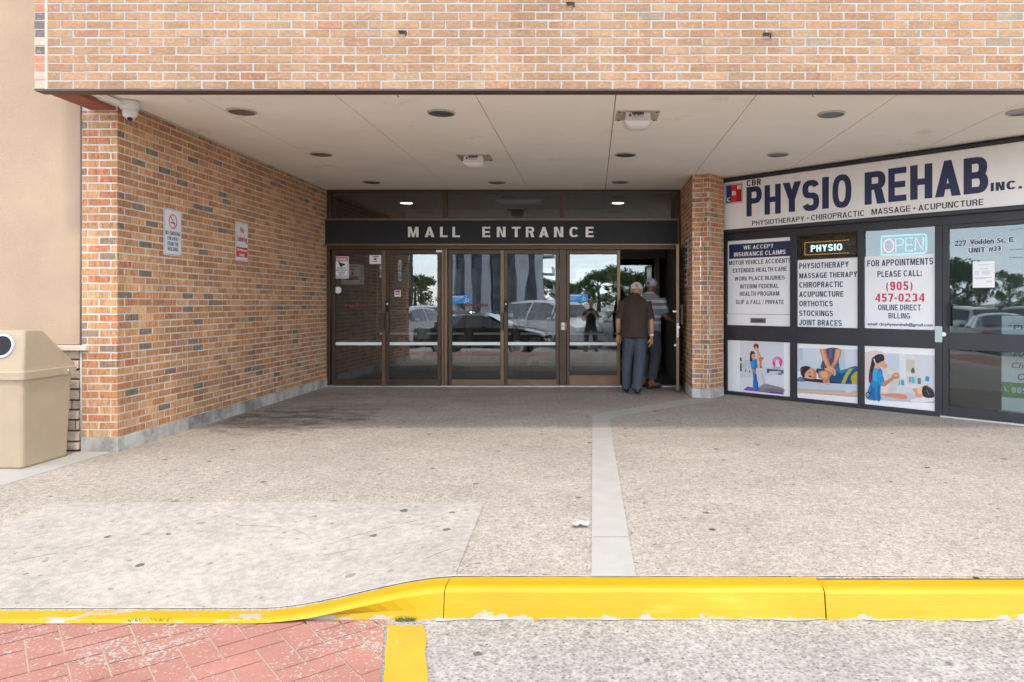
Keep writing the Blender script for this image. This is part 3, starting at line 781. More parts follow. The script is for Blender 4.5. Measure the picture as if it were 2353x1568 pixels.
b.build('threshold', mall)
for xa, xb in ((760, 1018), (1028, 1287), (1296, 1553)):
    b = MB(); b.box(dx(xa), dx(xb), YD-.004, YD+.004, dz(502), 3.005, GLASS_T); b.build('transom_window', mall)

LEAVES = [(763, 886, 0, 1), (887, 1014, 0, -1), (1031, 1158, 0, 1), (1159, 1285, 0, -1), (1302, 1425, 1, 1)]
TAPE = M('frosted_tape', (.80, .84, .82), .5, var=.03)
def leaf(xa, xb, heavy, hs):
    """a stile-and-rail glazed door leaf in the plane of the screen"""
    u0, u1 = dx(xa), dx(xb); fr = FRONT(YD); zt, zb = dz(575), .022
    sl = .052 if not heavy else .045
    br = .085 if not heavy else .15
    tr = .062
    f = MB(); mt = BRONZE; ml = BRONZE_L
    f.ob(fr, u0, u0+sl, zb, zt, -.022, .022, mt if hs > 0 and not heavy else mt); f.ob(fr, u1-sl, u1, zb, zt, -.022, .022, ml if hs > 0 else mt)
    f.ob(fr, u0+sl, u1-sl, zt-tr, zt, -.021, .021, mt); f.ob(fr, u0+sl, u1-sl, zb, zb+br, -.021, .021, ml if xa > 1030 and (heavy or xa in (1031, 1159)) else mt)
    d = f.build('entrance_door', mall, bevel=.003)
    g_ = MB(); g_.ob(fr, u0+sl+.006, u1-sl-.006, zb+br+.006, zt-tr-.006, -.003, .003, GLASS); g_.build('glass', d)
    g_ = MB()
    for (a, c, e, h) in ((u0+sl, u0+sl+.006, zb+br, zt-tr), (u1-sl-.006, u1-sl, zb+br, zt-tr)): g_.ob(fr, a, c, e, h, -.012, .012, RUB)
    for (e, h) in ((zb+br, zb+br+.006), (zt-tr-.006, zt-tr)): g_.ob(fr, u0+sl+.006, u1-sl-.006, e, h, -.012, .012, RUB)
    g_.build('gasket', d)
    g_ = MB(); g_.ob(fr, u0+sl+.006, u1-sl-.006, dz(793.5), dz(786.5), .0035, .0045, TAPE); g_.build('safety_stripe', d)
    # offset pull
    ux = (u1-.028) if hs > 0 else (u0+.028)
    h_ = MB(); h_.ob(fr, ux-.022, ux+.022, dz(759), dz(718), .06, .085, BRONZE)
    h_.ob(fr, ux-.018, ux+.004, dz(757), dz(720), .022, .06, BLACK)
    h_.build('pull_handle', d, bevel=.004)
    if hs < 0:
        k = MB(); k.ob(fr, u0+.004, u0+.05, dz(718), dz(690), .022, .03, BLACK); k.lathe(fr, [(0.0, .036), (.016, .036), (.016, .028)][::-1], WHITE2, 14, cu=u0+.028, cv=dz(699))
        k.build('lock_cylinder', d)
    return d
for a in LEAVES: leaf(*a)
# open leaf, swung out to the right
ang = Vector((1.325, 11.34, 0)); tip = Vector((1.222, 10.52, 0))
dirv = (tip-ang); Lw = dirv.length
fo = Fr(tip, ang-tip)                # u from the free edge to the hinge, normal = towards +X side
f = MB(); zt, zb = dz(568)+.0, .03
zt = 2.14
for (a, c) in ((0, .055), (Lw-.05, Lw)): f.ob(fo, a, c, zb, zt, -.022, .022, BRONZE)
f.ob(fo, .055, Lw-.05, zt-.062, zt, -.021, .021, BRONZE); f.ob(fo, .055, Lw-.05, zb, zb+.15, -.021, .021, BRONZE)
f.ob(fo, .055, Lw-.05, 1.0, 1.08, -.02, .02, BRONZE)
f.ob(fo, -.004, 0, zb, zt, -.02, .02, BRONZE_L)
d = f.build('entrance_door', mall, bevel=.003)
g_ = MB(); g_.ob(fo, .06, Lw-.055, 1.085, zt-.066, -.003, .003, GLASS); g_.ob(fo, .06, Lw-.055, zb+.155, .995, -.003, .003, GLASS); g_.build('glass', d)
h_ = MB(); h_.ob(fo, .01, .045, .98, 1.27, .05, .075, BRONZE); h_.ob(fo, .015, .04, 1.0, 1.03, .02, .05, BLACK); h_.ob(fo, .015, .04, 1.22, 1.25, .02, .05, BLACK); h_.build('pull_handle', d, bevel=.003)
h_ = MB(); h_.ob(fo, -.009, -.004, .80, 1.0, -.012, .012, CHROME); h_.ob(fo, -.012, -.004, .93, .96, .012, .03, CHROME); h_.build('door_latch', d); h_ = MB()
h_.ob(fo, -.012, .02, 1.16, 1.18, -.07, -.02, CHROME); h_.build('push_bar', d)
h_ = MB(); h_.ob(fo, -.012, .02, .67, .70, -.05, -.022, WHITE); h_.build('door_stop', d)

# vestibule behind the doors
DK = M('vestibule_dark_wall', (.10, .085, .075), .7, var=.2)
FLR = M('entrance_mat', (.045, .045, .048), .9, var=.3, sc=20)
VC = M('vestibule_ceiling', (.30, .29, .28), .8)
TILE = M('mall_floor_tile', (.35, .31, .27), .25, var=.1)
b = MB()
b.box(XL-.3, 2.6, YD+.06, 13.9, -.02, .01, FLR); b.build('vestibule_floor', mall)
b = MB(); b.box(XL-.3, 2.6, YD+.07, 13.9, 3.0, 3.03, VC)
b.box(-3.4, 1.0, 13.3, 13.36, 2.86, 3.0, VC); b.build('vestibule_ceiling', mall)
b = MB(); b.box(XL-.35, XL-.02, YD, 22, 0, 3.05, DK); b.build('vestibule_wall', mall)
b = MB(); b.box(XR+.02, XR+.2, YD+.07, 22, 0, 3.05, DK); b.build('vestibule_wall', mall)
b = MB(); b.box(XL-.3, XR+.2, 13.9, 22, -.02, .008, TILE); b.build('mall_floor', mall)
b = MB(); b.box(XL-.3, XR+.2, 13.9, 22, 3.0, 3.05, VC); b.box(XL-.3, XR+.2, 22, 22.1, 0, 3.05, DK); b.build('mall_wall', mall)
# inner screen with doors
YI = 13.7
b = MB(); fi = FRONT(YI); mi2 = YI/F
ix = lambda x: (x-VX)*mi2
b.ob(fi, XL, XR, 2.12, 2.24, -.05, .05, BRONZE); b.ob(fi, XL, XR, 2.24, 3.0, -.02, .02, DK)
ixs = [-4.08, -3.2, -2.32, -1.44, -.56, .32, 1.2]
for u in ixs: b.ob(fi, u-.045, u+.045, .02, 2.12, -.05, .05, BRONZE)
for a, c in zip(ixs[:-1], ixs[1:]):
    b.ob(fi, a+.05, c-.05, .02, .12, -.03, .03, BRONZE); b.ob(fi, a+.05, c-.05, 1.10, 1.15, -.02, .045, BRONZE_L)
b.build('inner_frame', mall, bevel=.003)
for a, c in zip(ixs[:-1], ixs[1:]):
    b = MB(); b.ob(fi, a+.045, c-.045, .12, 2.12, -.003, .003, GLASS_T); o = b.build('inner_glass', mall)
    b = MB(); b.ob(fi, a+.09, c-.09, .70, .74, .004, .005, TAPE); b.build('safety_stripe', o)

# MALL ENTRANCE sign
sg = thing('entrance_sign', (dx(1150), YD-.1, dz(563)), 'long black sign box over the glass doors reading MALL ENTRANCE in white capitals', 'sign')
b = MB(); fs = FRONT(YD-.13)
b.ob(fs, dx(749), dx(1556), dz(562), dz(509), -.10, -.012, BLACK); b.build('sign_panel', sg)
b = MB()
for (a, c, e, h) in ((745, 1559, 509, 505), (745, 1559, 566, 562)): b.ob(fs, dx(a), dx(c), dz(e), dz(h), -.11, 0, BRONZE_L)
for (a, c) in ((745, 749), (1555, 1559)): b.ob(fs, dx(a), dx(c), dz(562), dz(509), -.11, -.001, BRONZE)
b.build('sign_trim', sg, bevel=.002)
SGL = M('sign_letters', (.84, .82, .78), .45)
for ch, xa, xb in zip('MALLENTRANCE', (942, 980, 1015, 1043, 1111, 1144, 1178, 1210, 1240, 1274, 1309, 1346), (966, 1002, 1032, 1060, 1129, 1164, 1198, 1229, 1262, 1295, 1331, 1364)):
    b = MB(); b.text(fs, ch, dx(xa), dx(xb), dz(547), dz(523.5), -.009, SGL, .0); b.build('letter', sg)

# ------------------------------------------------------------------ physio shop front (45 degree wall)
Q2 = math.sqrt(.5)
S0 = (1.86, 10.42)
FS = Fr((S0[0], S0[1], 0), (Q2, -Q2, 0))
def SF(x, y):
    t = (x-VX)/F; Y = 12.28/(1+t); return ((10.42-Y)*math.sqrt(2), CZ+(VY-y)/F*Y)
def Z(x0, y0, sc):
    return lambda zx, zy: SF((x0+zx*sc)/1.63196, (y0+zy*sc)/1.63196)
ZA = Z(2640, 500, 1200/2353); ZB = Z(2640, 1000, 1200/2353); ZC = Z(2680, 830, 600/2240); ZD = Z(3200, 830, 640/2353)
ZE = Z(2680, 1240, 560/2353); ZF = Z(3200, 1200, 640/2353)
def txt(mb, fr, zf, st, xl, yt, yb, xr, d, mat, bold=.02, shear=0.):
    u0, vt = zf(xl, yt); _, vb = zf(xl, yb); u1, _ = zf(xr, yt); mb.text(fr, st, u0, u1, vb, vt, d, mat, bold, shear)

b = MB()
FT = .06
def fbar(u0, u1, v0, v1, d1=.03, mt=DARKFR): b.ob(FS, u0, u1, v0, v1, -.06, d1, mt)
UM = [(0, .075), (1.076, 1.166), (2.0, 2.078), (2.915, 3.0), (3.955, 4.03), (5.3, 5.4)]
for u0, u1 in UM: fbar(u0, u1, .0, 2.172, .032)
fbar(0, 5.4, 2.172, 2.29, .035); 
for (a, c) in ((.075, 1.076), (1.166, 2.0), (2.078, 2.915), (4.03, 5.3)):
    fbar(a, c, .0, .045, .03); fbar(a, c, .772, .978, .028)
b.ob(FS, 0, 5.4, 2.29, CEIL-.001, -.10, -.04, DARKFR)
shop = b.build('shop_front', mall, bevel=.003)
for (a, c) in ((.075, 1.076), (1.166, 2.0), (2.078, 2.915), (4.03, 5.3)):
    for (e, h) in ((.045, .772), (.978, 2.172)):
        g_ = MB(); g_.ob(FS, a, c, e, h, -.004, .002, GLASS_S); g_.build('window_pane', shop)
# shop door
b = MB()
b.ob(FS, 3.0, 3.06, .02, 2.172, -.03, .026, DARKFR); b.ob(FS, 3.895, 3.955, .02, 2.172, -.03, .026, DARKFR)
b.ob(FS, 3.06, 3.895, 2.125, 2.172, -.03, .025, DARKFR); b.ob(FS, 3.06, 3.895, .77, .955, -.03, .025, DARKFR); b.ob(FS, 3.06, 3.895, .02, .125, -.03, .025, DARKFR)
sdoor = b.build('shop_door', mall, bevel=.003)
for (e, h) in ((.125, .77), (.955, 2.125)):
    g_ = MB(); g_.ob(FS, 3.06, 3.895, e, h, -.004, .002, GLASS_S); g_.build('glass', sdoor)
b = MB(); u0, zt_ = ZB(1708, 438); u1, zb_ = ZB(1762, 557)
b.prism(FS, rrect(u0, u1, zb_, zt_, .012), .034, .042, GALV); b.build('latch_guard', sdoor)
b = MB(); b.lathe(FS, [(.026, .026), (.026, .05), (.02, .056), (0, .056)], WHITE2, 16, cu=u1+.012, cv=(zt_+zb_)/2); b.build('lock_cylinder', sdoor)
b = MB(); b.ob(FS, 3.05, 3.085, 1.03, 1.28, .026, .06, BLACK); b.build('pull_handle', sdoor, bevel=.004)
b = MB(); b.ob(FS, 2.98, 3.97, 0, .018, -.08, .05, M('shop_threshold', (.6, .6, .6), .35, .7)); b.build('shop_threshold', mall)
# shop interior
SI = M('shop_wall_inside', (.42, .42, .42), .8, var=.05)
SIF = M('shop_floor_inside', (.30, .29, .28), .5, var=.1)
b = MB(); b.ob(FS, -.6, 6.4, 0, 3.0, -3.1, -3.0, SI); b.build('shop_back_wall', mall)
b = MB(); b.ob(FS, -.2, 6.4, -.03, .006, -3.0, -.06, SIF); b.build('shop_floor', mall)
b = MB(); b.ob(FS, -.2, 6.4, 2.75, 2.8, -3.0, -.1, M('shop_ceiling', (.5, .5, .5), .8)); b.build('shop_ceiling', mall)
b = MB(); b.ob(FS, -.25, -.02, 0, 3.04, -3.0, -.1, SI); b.build('shop_side_wall', mall)
b = MB(); b.ob(FS, 5.42, 5.6, 0, 3.04, -3.0, -.1, SI); b.build('shop_side_wall', mall)
# brickwork right of the shop, outside the picture
b = MB(); fr = FS
bricks(b, FS, 5.4, 6.05, .128, 3.05, PAL_W, BRICK_W); b.ob(FS, 5.4, 6.05, 0, 3.05, -.3, -.003, MORT2)
fr = FRONT(10.42-6.05*Q2); bricks(b, fr, S0[0]+6.05*Q2, 9.5, .128, 3.05, PAL_W, BRICK_W); b.ob(fr, S0[0]+6.05*Q2, 9.5, 0, 3.05, -.3, -.003, MORT2)
b.build('brick_wall', mall)

# shop sign ---------------------------------------------------------
ps = thing('shop_sign', FS.pt(1.9, 2.335), 'long white illuminated shop sign reading CBR PHYSIO REHAB INC. in navy above the clinic windows', 'sign')
FG = Fr(FS.pt(0, 0, .10), FS.a)
b = MB(); b.ob(FG, -.02, 4.6, 2.318, 2.985, -.10, -.006, SIGNW); b.build('sign_face', ps)
b = MB()
b.ob(FG, -.05, 4.63, 2.272, 2.320, -.12, .008, DARKFR); b.ob(FG, -.05, 4.63, 2.983, 3.024, -.12, .008, DARKFR)
b.ob(FG, -.05, -.012, 2.320, 2.983, -.12, .007, DARKFR); b.ob(FG, 4.592, 4.63, 2.320, 2.983, -.12, .007, DARKFR)
b.build('sign_frame', ps, bevel=.003)
def SG(zx, zy):          # same mapping on the sign plane, which stands 0.1 m proud
    x, y = (2640+zx*1200/2353)/1.63196, (500+zy*1200/2353)/1.63196
    k = 12.28-.1*math.sqrt(2); t = (x-VX)/F; Y = k/(1+t); return (((10.42-.1*Q2)-Y)*math.sqrt(2), CZ+(VY-y)/F*Y)
L = -.004
def word(st, spans, ytop, ybot, bold, mat):
    for ch, (xa, xb, a_, c_) in zip(st, spans):
        u0, v1 = SG(xa, a_); u1, _ = SG(xb, a_); _, v0 = SG(xa, c_)
        b = MB(); b.text(FG, ch, u0, u1, v0, v1, L, mat, bold); b.build('letter', ps)
word('PHYSIO', [(311, 424, 398, 614), (444, 563, 385, 601), (578, 713, 368, 585), (722, 846, 352, 578), (868, 917, 326, 558), (943, 1083, 312, 556)], 0, 0, .01, NAVY)
word('REHAB', [(1180, 1334, 290, 528), (1354, 1487, 262, 508), (1515, 1678, 240, 492), (1697, 1888, 212, 474), (1908, 2090, 188, 452)], 0, 0, .01, NAVY)
b = MB(); txt(b, FG, SG, 'INC.', 2107, 366, 428, 2338, L, NAVY, .04); b.build('text_line', ps)

b = MB(); txt(b, FG, SG, 'CBR', 312, 347, 392, 417, L, NAVY, .035); b.build('text_line', ps)

b = MB(); txt(b, FG, SG, 'PHYSIOTHERAPY', 352, 645, 680, 736, L, INK, .012); b.build('text_line', ps)
b = MB(); txt(b, FG, SG, '*', 754, 618, 634, 770, L, INK, .02); b.build('text_line', ps)

b = MB(); txt(b, FG, SG, 'CHIROPRACTIC', 787, 602, 642, 1180, L, INK, .012); b.build('text_line', ps)

b = MB(); txt(b, FG, SG, 'MASSAGE', 1230, 558, 600, 1516, L, INK, .014); b.build('text_line', ps)
b = MB(); txt(b, FG, SG, '*', 1536, 543, 562, 1556, L, INK, .02); b.build('text_line', ps)

b = MB(); txt(b, FG, SG, 'ACUPUNCTURE', 1575, 526, 570, 2054, L, INK, .014); b.build('text_line', ps)

b = MB()
u0, vt = SG(157, 380); _, vb = SG(157, 522); u1, _ = SG(282, 380)
b.ob(FG, u0, u1, vb, vt, -.006, -.0052, INK); e = .009; b.ob(FG, u0+e*.5, u1-e*.5, vb+e*.5, vt-e*.5, -.006, -.0045, WHITE)
w = (u1-u0-3*e)/3
for k, (cc, ch, zq) in enumerate(((S(30, 60, 130), 'C', .03), (S(225, 50, 30), 'B', .11), (S(170, 25, 45), 'R', .185))):
    a = u0+1.5*e+k*w; mt = M('logo_band', cc, .4, var=.02); b.ob(FG, a, a+w, vb+1.5*e, vt-1.5*e, -.006, -.0038, mt)
    b.text(FG, ch, a+.012, a+w-.008, vb+zq, vb+zq+.06, -.003, WHITE, .02)
b.build('logo', ps)

# window notices ------------------------------------------------------
def panel(name, label, pts_u, v0, v1, cat='poster', loc=None, d0=.003, d1=.006, mat=None, r=.004):
    t = thing(name, FS.pt((pts_u[0]+pts_u[1])/2, v0, d1), label, cat)
    q = MB(); q.prism(FS, rrect(pts_u[0], pts_u[1], v0, v1, r), d0, d1, mat or WHITE2); return t, q
LD = .0068
t, b = panel('window_poster', 'white window board headed WE ACCEPT INSURANCE CLAIMS on navy, beside the brick pier', (.082, 1.072), 1.14, 2.165)
b.ob(FS, *[ZC(205, 330)[0], 1.07], ZC(205, 530)[1], ZC(205, 330)[1], .006, .0064, NAVY)
b.build('board', t)
for st, xl, yt, yb, xr, mt in (('WE ACCEPT', 407, 345, 398, 826, WHITE2), ('INSURANCE CLAIMS', 274, 440, 498, 995, WHITE2), ('MOTOR VEHICLE ACCIDENTS', 207, 558, 617, 1070, NAVYT),
        ('EXTENDED HEALTH CARE', 258, 665, 723, 1013, NAVYT), ('WORK PLACE INJURIES', 285, 780, 835, 986, NAVYT), ('INTERIM FEDERAL', 360, 887, 944, 900, NAVYT),
        ('HEALTH PROGRAM', 355, 988, 1047, 908, NAVYT), ('SLIP & FALL / PRIVATE', 300, 1104, 1161, 970, NAVYT)):
    b = MB(); txt(b, FS, ZC, st, xl, yt, yb, xr, LD, mt, .022); b.build('text_line', t)
t, b = panel('mail_slot_panel', 'white panel with a grey metal letter slot under the insurance board', (.078, 1.072), .982, 1.13, 'letter slot')
b.ob(FS, .074, 1.074, 1.085, 1.135, .006, .011, WHITE2); b.build('board', t)
b = MB(); u0, vt = ZC(507, 1355); u1, _ = ZC(722, 1355); _, vb = ZC(507, 1422)
SLT = M('slot_metal', (.20, .20, .21), .4, .7)
b.ob(FS, u0, u1, vb, vt, .006, .012, SLT); b.ob(FS, u0+.035, u1-.035, vb+.016, vt-.016, .012, .017, M('slot_flap', (.12, .12, .13), .35, .7)); b.build('letter_slot', t, bevel=.002)

t, b = panel('window_poster', 'white window poster listing PHYSIOTHERAPY to JOINT BRACES, under the lit sign', (1.175, 1.995), .982, 1.853)
b.build('board', t)
for st, xl, yt, yb, xr in (('PHYSIOTHERAPY', 1188, 592, 669, 1880), ('MASSAGE THERAPY', 1188, 730, 802, 1998), ('CHIROPRACTIC', 1188, 855, 932, 1806), ('ACUPUNCTURE', 1188, 986, 1061, 1808),
        ('ORTHOTICS', 1188, 1116, 1192, 1656), ('STOCKINGS', 1188, 1250, 1325, 1660), ('JOINT BRACES', 1188, 1377, 1455, 1783)):
    b = MB(); txt(b, FS, ZC, st, xl, yt, yb, xr, LD, NAVYT, .028); b.build('text_line', t)
t, b = panel('window_poster', 'white window poster with a crimson phone number under the neon OPEN sign', (2.082, 2.912), .984, 1.858)
b.build('board', t)
for st, xl, yt, yb, xr, mt, bo in (('FOR APPOINTMENTS', 195, 542, 628, 1103, NAVYT, .025), ('PLEASE CALL:', 335, 690, 773, 948, NAVYT, .025), ('(905)', 455, 835, 955, 820, CRIM, .03), ('457-0234', 303, 1000, 1112, 983, CRIM, .03),
        ('ONLINE DIRECT', 345, 1150, 1228, 934, NAVYT, .022), ('BILLING', 488, 1265, 1340, 786, NAVYT, .022), ('email: cbrphysiorehab@gmail.com', 200, 1392, 1448, 1098, NAVYT, .03)):
    b = MB(); txt(b, FS, ZD, st, xl, yt, yb, xr, LD, mt, bo); b.build('text_line', t)

# lower picture posters: flat printed pictures, each colour field its own inlay of ink
INKS = {}
def ink(r, g, b_):
    k = (r, g, b_)
    if k not in INKS:
        m, nt, bs = newmat('print_ink'); bs.inputs['Base Color'].default_value = (*[c*.80 for c in S(r, g, b_)], 1); bs.inputs['Roughness'].default_value = .4; INKS[k] = m
    return INKS[k]
def art(mb, zf, items, clipu, clipv):
    d = .0066
    for col, pts, sm in items:
        q = crom(pts, 4) if sm else pts
        q = [zf(*p) for p in q]; q = [(min(max(u, clipu[0]), clipu[1]), min(max(v, clipv[0]), clipv[1])) for u, v in q]
        mb.poly(FS, q, d, ink(*col)); d += .00022
def ell(cx, cy, rx, ry=None, n=14): return [(cx+rx*math.cos(6.2832*i/n), cy+(ry or rx)*math.sin(6.2832*i/n)) for i in range(n)]
SK = (238, 178, 140); SK2 = (214, 140, 104); SKL = (246, 205, 178)
t, b = panel('picture_poster', 'picture poster of a therapist in blue helping a seated patient lift a red ball', (.082, 1.068), .052, .768)
art(b, ZE, [
    ((232, 233, 240), [(402, 170), (1095, 195), (1095, 1010), (402, 960)], 0),
    ((222, 224, 232), [(402, 560), (1095, 585), (1095, 690), (402, 745)], 0), ((238, 238, 242), [(402, 745), (1095, 690), (1095, 1010), (402, 960)], 0),
    ((60, 62, 70), [(404, 425), (430, 425), (432, 640), (404, 640)], 0), ((230, 232, 238), [(404, 480), (432, 490), (432, 515), (404, 515)], 0),
    ((200, 205, 214), [(488, 355), (560, 350), (562, 358), (494, 364), (494, 470), (488, 470)], 0), ((210, 215, 222), [(440, 500), (470, 470), (560, 470), (575, 590), (440, 590)], 1),
    ((70, 72, 80), ell(493, 632, 11, 16), 0), ((70, 72, 80), ell(557, 645, 11, 16), 0),
    ((240, 75, 165), ell(996, 500, 80, 88, 20), 0), ((250, 150, 205), ell(985, 470, 55, 45), 0), ((236, 238, 243), [(968, 570), (964, 500), (978, 462), (992, 462), (1018, 500), (1030, 540), (1030, 580)], 1),
    ((90, 92, 102), [(828, 600), (1090, 625), (1090, 680), (1060, 680), (1050, 640), (866, 640), (866, 668), (828, 668)], 0), ((190, 195, 205), [(925, 570), (1040, 575), (1040, 610), (925, 605)], 0),
    ((30, 130, 210), ell(1018, 683, 17, 18), 0), ((30, 130, 210), ell(1050, 683, 17, 18), 0),
    ((120, 60, 180), [(458, 935), (525, 882), (1092, 985), (1092, 1010)], 0), ((150, 90, 205), [(490, 920), (535, 892), (800, 945), (760, 962)], 0),
    ((15, 130, 205), [(580, 480), (625, 462), (672, 445), (690, 520), (680, 610), (668, 680), (690, 780), (715, 840), (712, 915), (650, 918), (612, 890), (614, 720), (598, 620), (578, 560)], 1),
    ((8, 100, 180), [(640, 690), (672, 690), (712, 850), (712, 915), (680, 915), (660, 800)], 1), ((50, 160, 225), [(585, 490), (625, 470), (640, 540), (610, 590), (590, 570)], 1),
    (SK2, [(598, 612), (622, 606), (668, 668), (662, 685), (640, 672)], 1),
    ((70, 38, 35), [(562, 470), (565, 370), (585, 325), (625, 330), (645, 370), (640, 400), (610, 410), (600, 480), (575, 490)], 1),
    (SK, [(590, 385), (625, 365), (648, 395), (650, 440), (630, 465), (600, 440)], 1), ((190, 80, 70), ell(622, 438, 9, 4), 0), ((70, 40, 35), ell(612, 405, 6, 3), 0), ((70, 40, 35), ell(636, 402, 6, 3), 0),
    ((205, 22, 38), ell(660, 250, 42, 46, 18), 0), ((40, 22, 28), ell(676, 258, 24, 38, 16), 0),
    (SK, [(640, 262), (668, 250), (690, 300), (715, 350), (740, 420), (735, 450), (705, 430), (680, 420), (676, 330), (645, 300)], 1),
    (SKL, [(676, 410), (712, 395), (722, 470), (715, 610), (690, 590), (676, 500)], 1), (SK2, [(705, 425), (770, 425), (782, 450), (750, 470), (740, 560), (720, 570), (715, 480)], 1),
    ((90, 55, 40), ell(738, 575, 18, 12), 0),
    ((226, 226, 234), [(665, 590), (720, 590), (755, 590), (790, 650), (805, 760), (812, 835), (780, 860), (705, 895), (692, 830), (672, 720), (660, 640)], 1), ((208, 208, 220), [(735, 680), (760, 660), (795, 780), (800, 840), (770, 860), (760, 760)], 1),
    ((150, 145, 152), [(712, 890), (805, 840), (900, 858), (1092, 910), (1092, 978), (960, 965), (760, 958), (722, 930)], 1), ((128, 122, 130), [(760, 930), (900, 900), (1092, 945), (1092, 978), (900, 962)], 0),
], (.082, 1.068), (.052, .768)); b.build('board', t)
t, b = panel('picture_poster', 'picture poster of hands massaging the back of a woman lying in a blue top', (1.172, 1.996), .052, .762)
art(b, ZE, [
    ((226, 230, 240), [(1310, 275), (2265, 300), (2265, 600), (1310, 560)], 0), ((196, 212, 232), [(1330, 280), (1390, 280), (1390, 470), (1330, 470)], 0), ((214, 226, 236), [(1310, 470), (2265, 520), (2265, 640), (1310, 640)], 0),
    ((196, 214, 224), [(1990, 300), (2050, 302), (2075, 640), (1950, 640)], 0),
    ((80, 78, 112), [(1750, 292), (1990, 296), (1960, 480), (1950, 600), (1690, 600), (1700, 480)], 1), ((110, 105, 140), [(1810, 295), (1860, 296), (1850, 420), (1790, 500)], 0),
    ((40, 120, 150), [(1880, 560), (1960, 560), (1975, 640), (1880, 640)], 1),
    (SK2, [(1655, 288), (1750, 290), (1790, 440), (1835, 560), (1820, 600), (1775, 590), (1700, 440)], 0), (SK, [(1672, 288), (1715, 289), (1770, 460), (1800, 570), (1780, 580), (1712, 440)], 0),
    (SK2, [(1905, 294), (2000, 297), (1990, 400), (1930, 520), (1860, 600), (1830, 570), (1880, 480)], 0), (SK, [(1930, 295), (1985, 297), (1970, 390), (1900, 520), (1880, 540), (1905, 440)], 0),
    ((96, 130, 175), [(1315, 750), (1380, 728), (1450, 760), (1455, 800), (1320, 800)], 1),
    ((48, 44, 56), [(1400, 745), (1700, 770), (1830, 790), (2262, 820), (2262, 850), (1800, 835), (1440, 800)], 0),
    ((10, 100, 150), [(1615, 600), (1700, 610), (1900, 640), (2060, 610), (2262, 570), (2262, 830), (1830, 790), (1780, 740), (1640, 680)], 1), ((6, 76, 126), [(1840, 720), (2000, 660), (2262, 640), (2262, 820), (1850, 785)], 1), ((20, 130, 180), [(1960, 640), (2120, 600), (2230, 590), (2100, 640), (2000, 680)], 1),
    (SK2, [(1640, 640), (1740, 615), (1830, 640), (1855, 690), (1810, 750), (1825, 850), (1790, 850), (1725, 830), (1700, 770), (1640, 740)], 1), (SK, [(1680, 650), (1760, 640), (1790, 700), (1760, 760), (1690, 720)], 1),
    ((22, 72, 112), [(1605, 615), (1650, 600), (1780, 612), (1740, 630), (1650, 640), (1640, 680), (1610, 660)], 1),
    ((52, 34, 40), [(1358, 600), (1400, 565), (1470, 560), (1530, 590), (1560, 640), (1480, 680), (1420, 740), (1370, 700)], 1), ((120, 50, 70), ell(1373, 625, 16, 32), 0),
    (SK, [(1425, 690), (1470, 630), (1540, 590), (1590, 620), (1610, 690), (1600, 750), (1520, 765), (1440, 745)], 1), (SK2, [(1560, 600), (1600, 640), (1612, 740), (1580, 755), (1560, 680)], 1),
    ((70, 40, 40), [(1490, 660), (1510, 650), (1520, 668), (1500, 680)], 0), ((70, 40, 40), [(1485, 712), (1520, 704), (1540, 730), (1500, 735)], 0), ((180, 90, 80), ell(1555, 742, 18, 7), 0),
    (SK, [(1770, 590), (1830, 565), (1900, 610), (1918, 690), (1890, 712), (1850, 660), (1800, 640), (1730, 605)], 1), (SK2, [(1850, 600), (1890, 640), (1900, 700), (1880, 690)], 0), ((225, 90, 110), ell(1925, 622, 26, 9), 0),
    ((180, 180, 90), [(2000, 830), (2060, 690), (2130, 600), (2190, 600), (2110, 720), (2060, 840)], 0), ((196, 180, 60), [(2160, 720), (2262, 640), (2262, 820), (2210, 940), (2170, 830)], 1),
    ((206, 216, 234), [(1310, 800), (1600, 820), (2262, 850), (2262, 960), (1310, 915)], 0), ((222, 186, 168), [(1310, 912), (2262, 955), (2262, 1050), (1310, 975)], 0), ((232, 200, 180), [(1310, 945), (2262, 995), (2262, 1020), (1310, 960)], 0),
    ((212, 224, 240), ell(2120, 940, 60, 40), 0), (SK, [(1725, 825), (1790, 838), (1828, 850), (1826, 868), (1760, 850)], 0),
], (1.172, 1.996), (.052, .762)); b.build('board', t)
t, b = panel('picture_poster', 'picture poster of a ponytailed therapist in blue bending the knee of a lying patient', (2.082, 2.912), .055, .768)
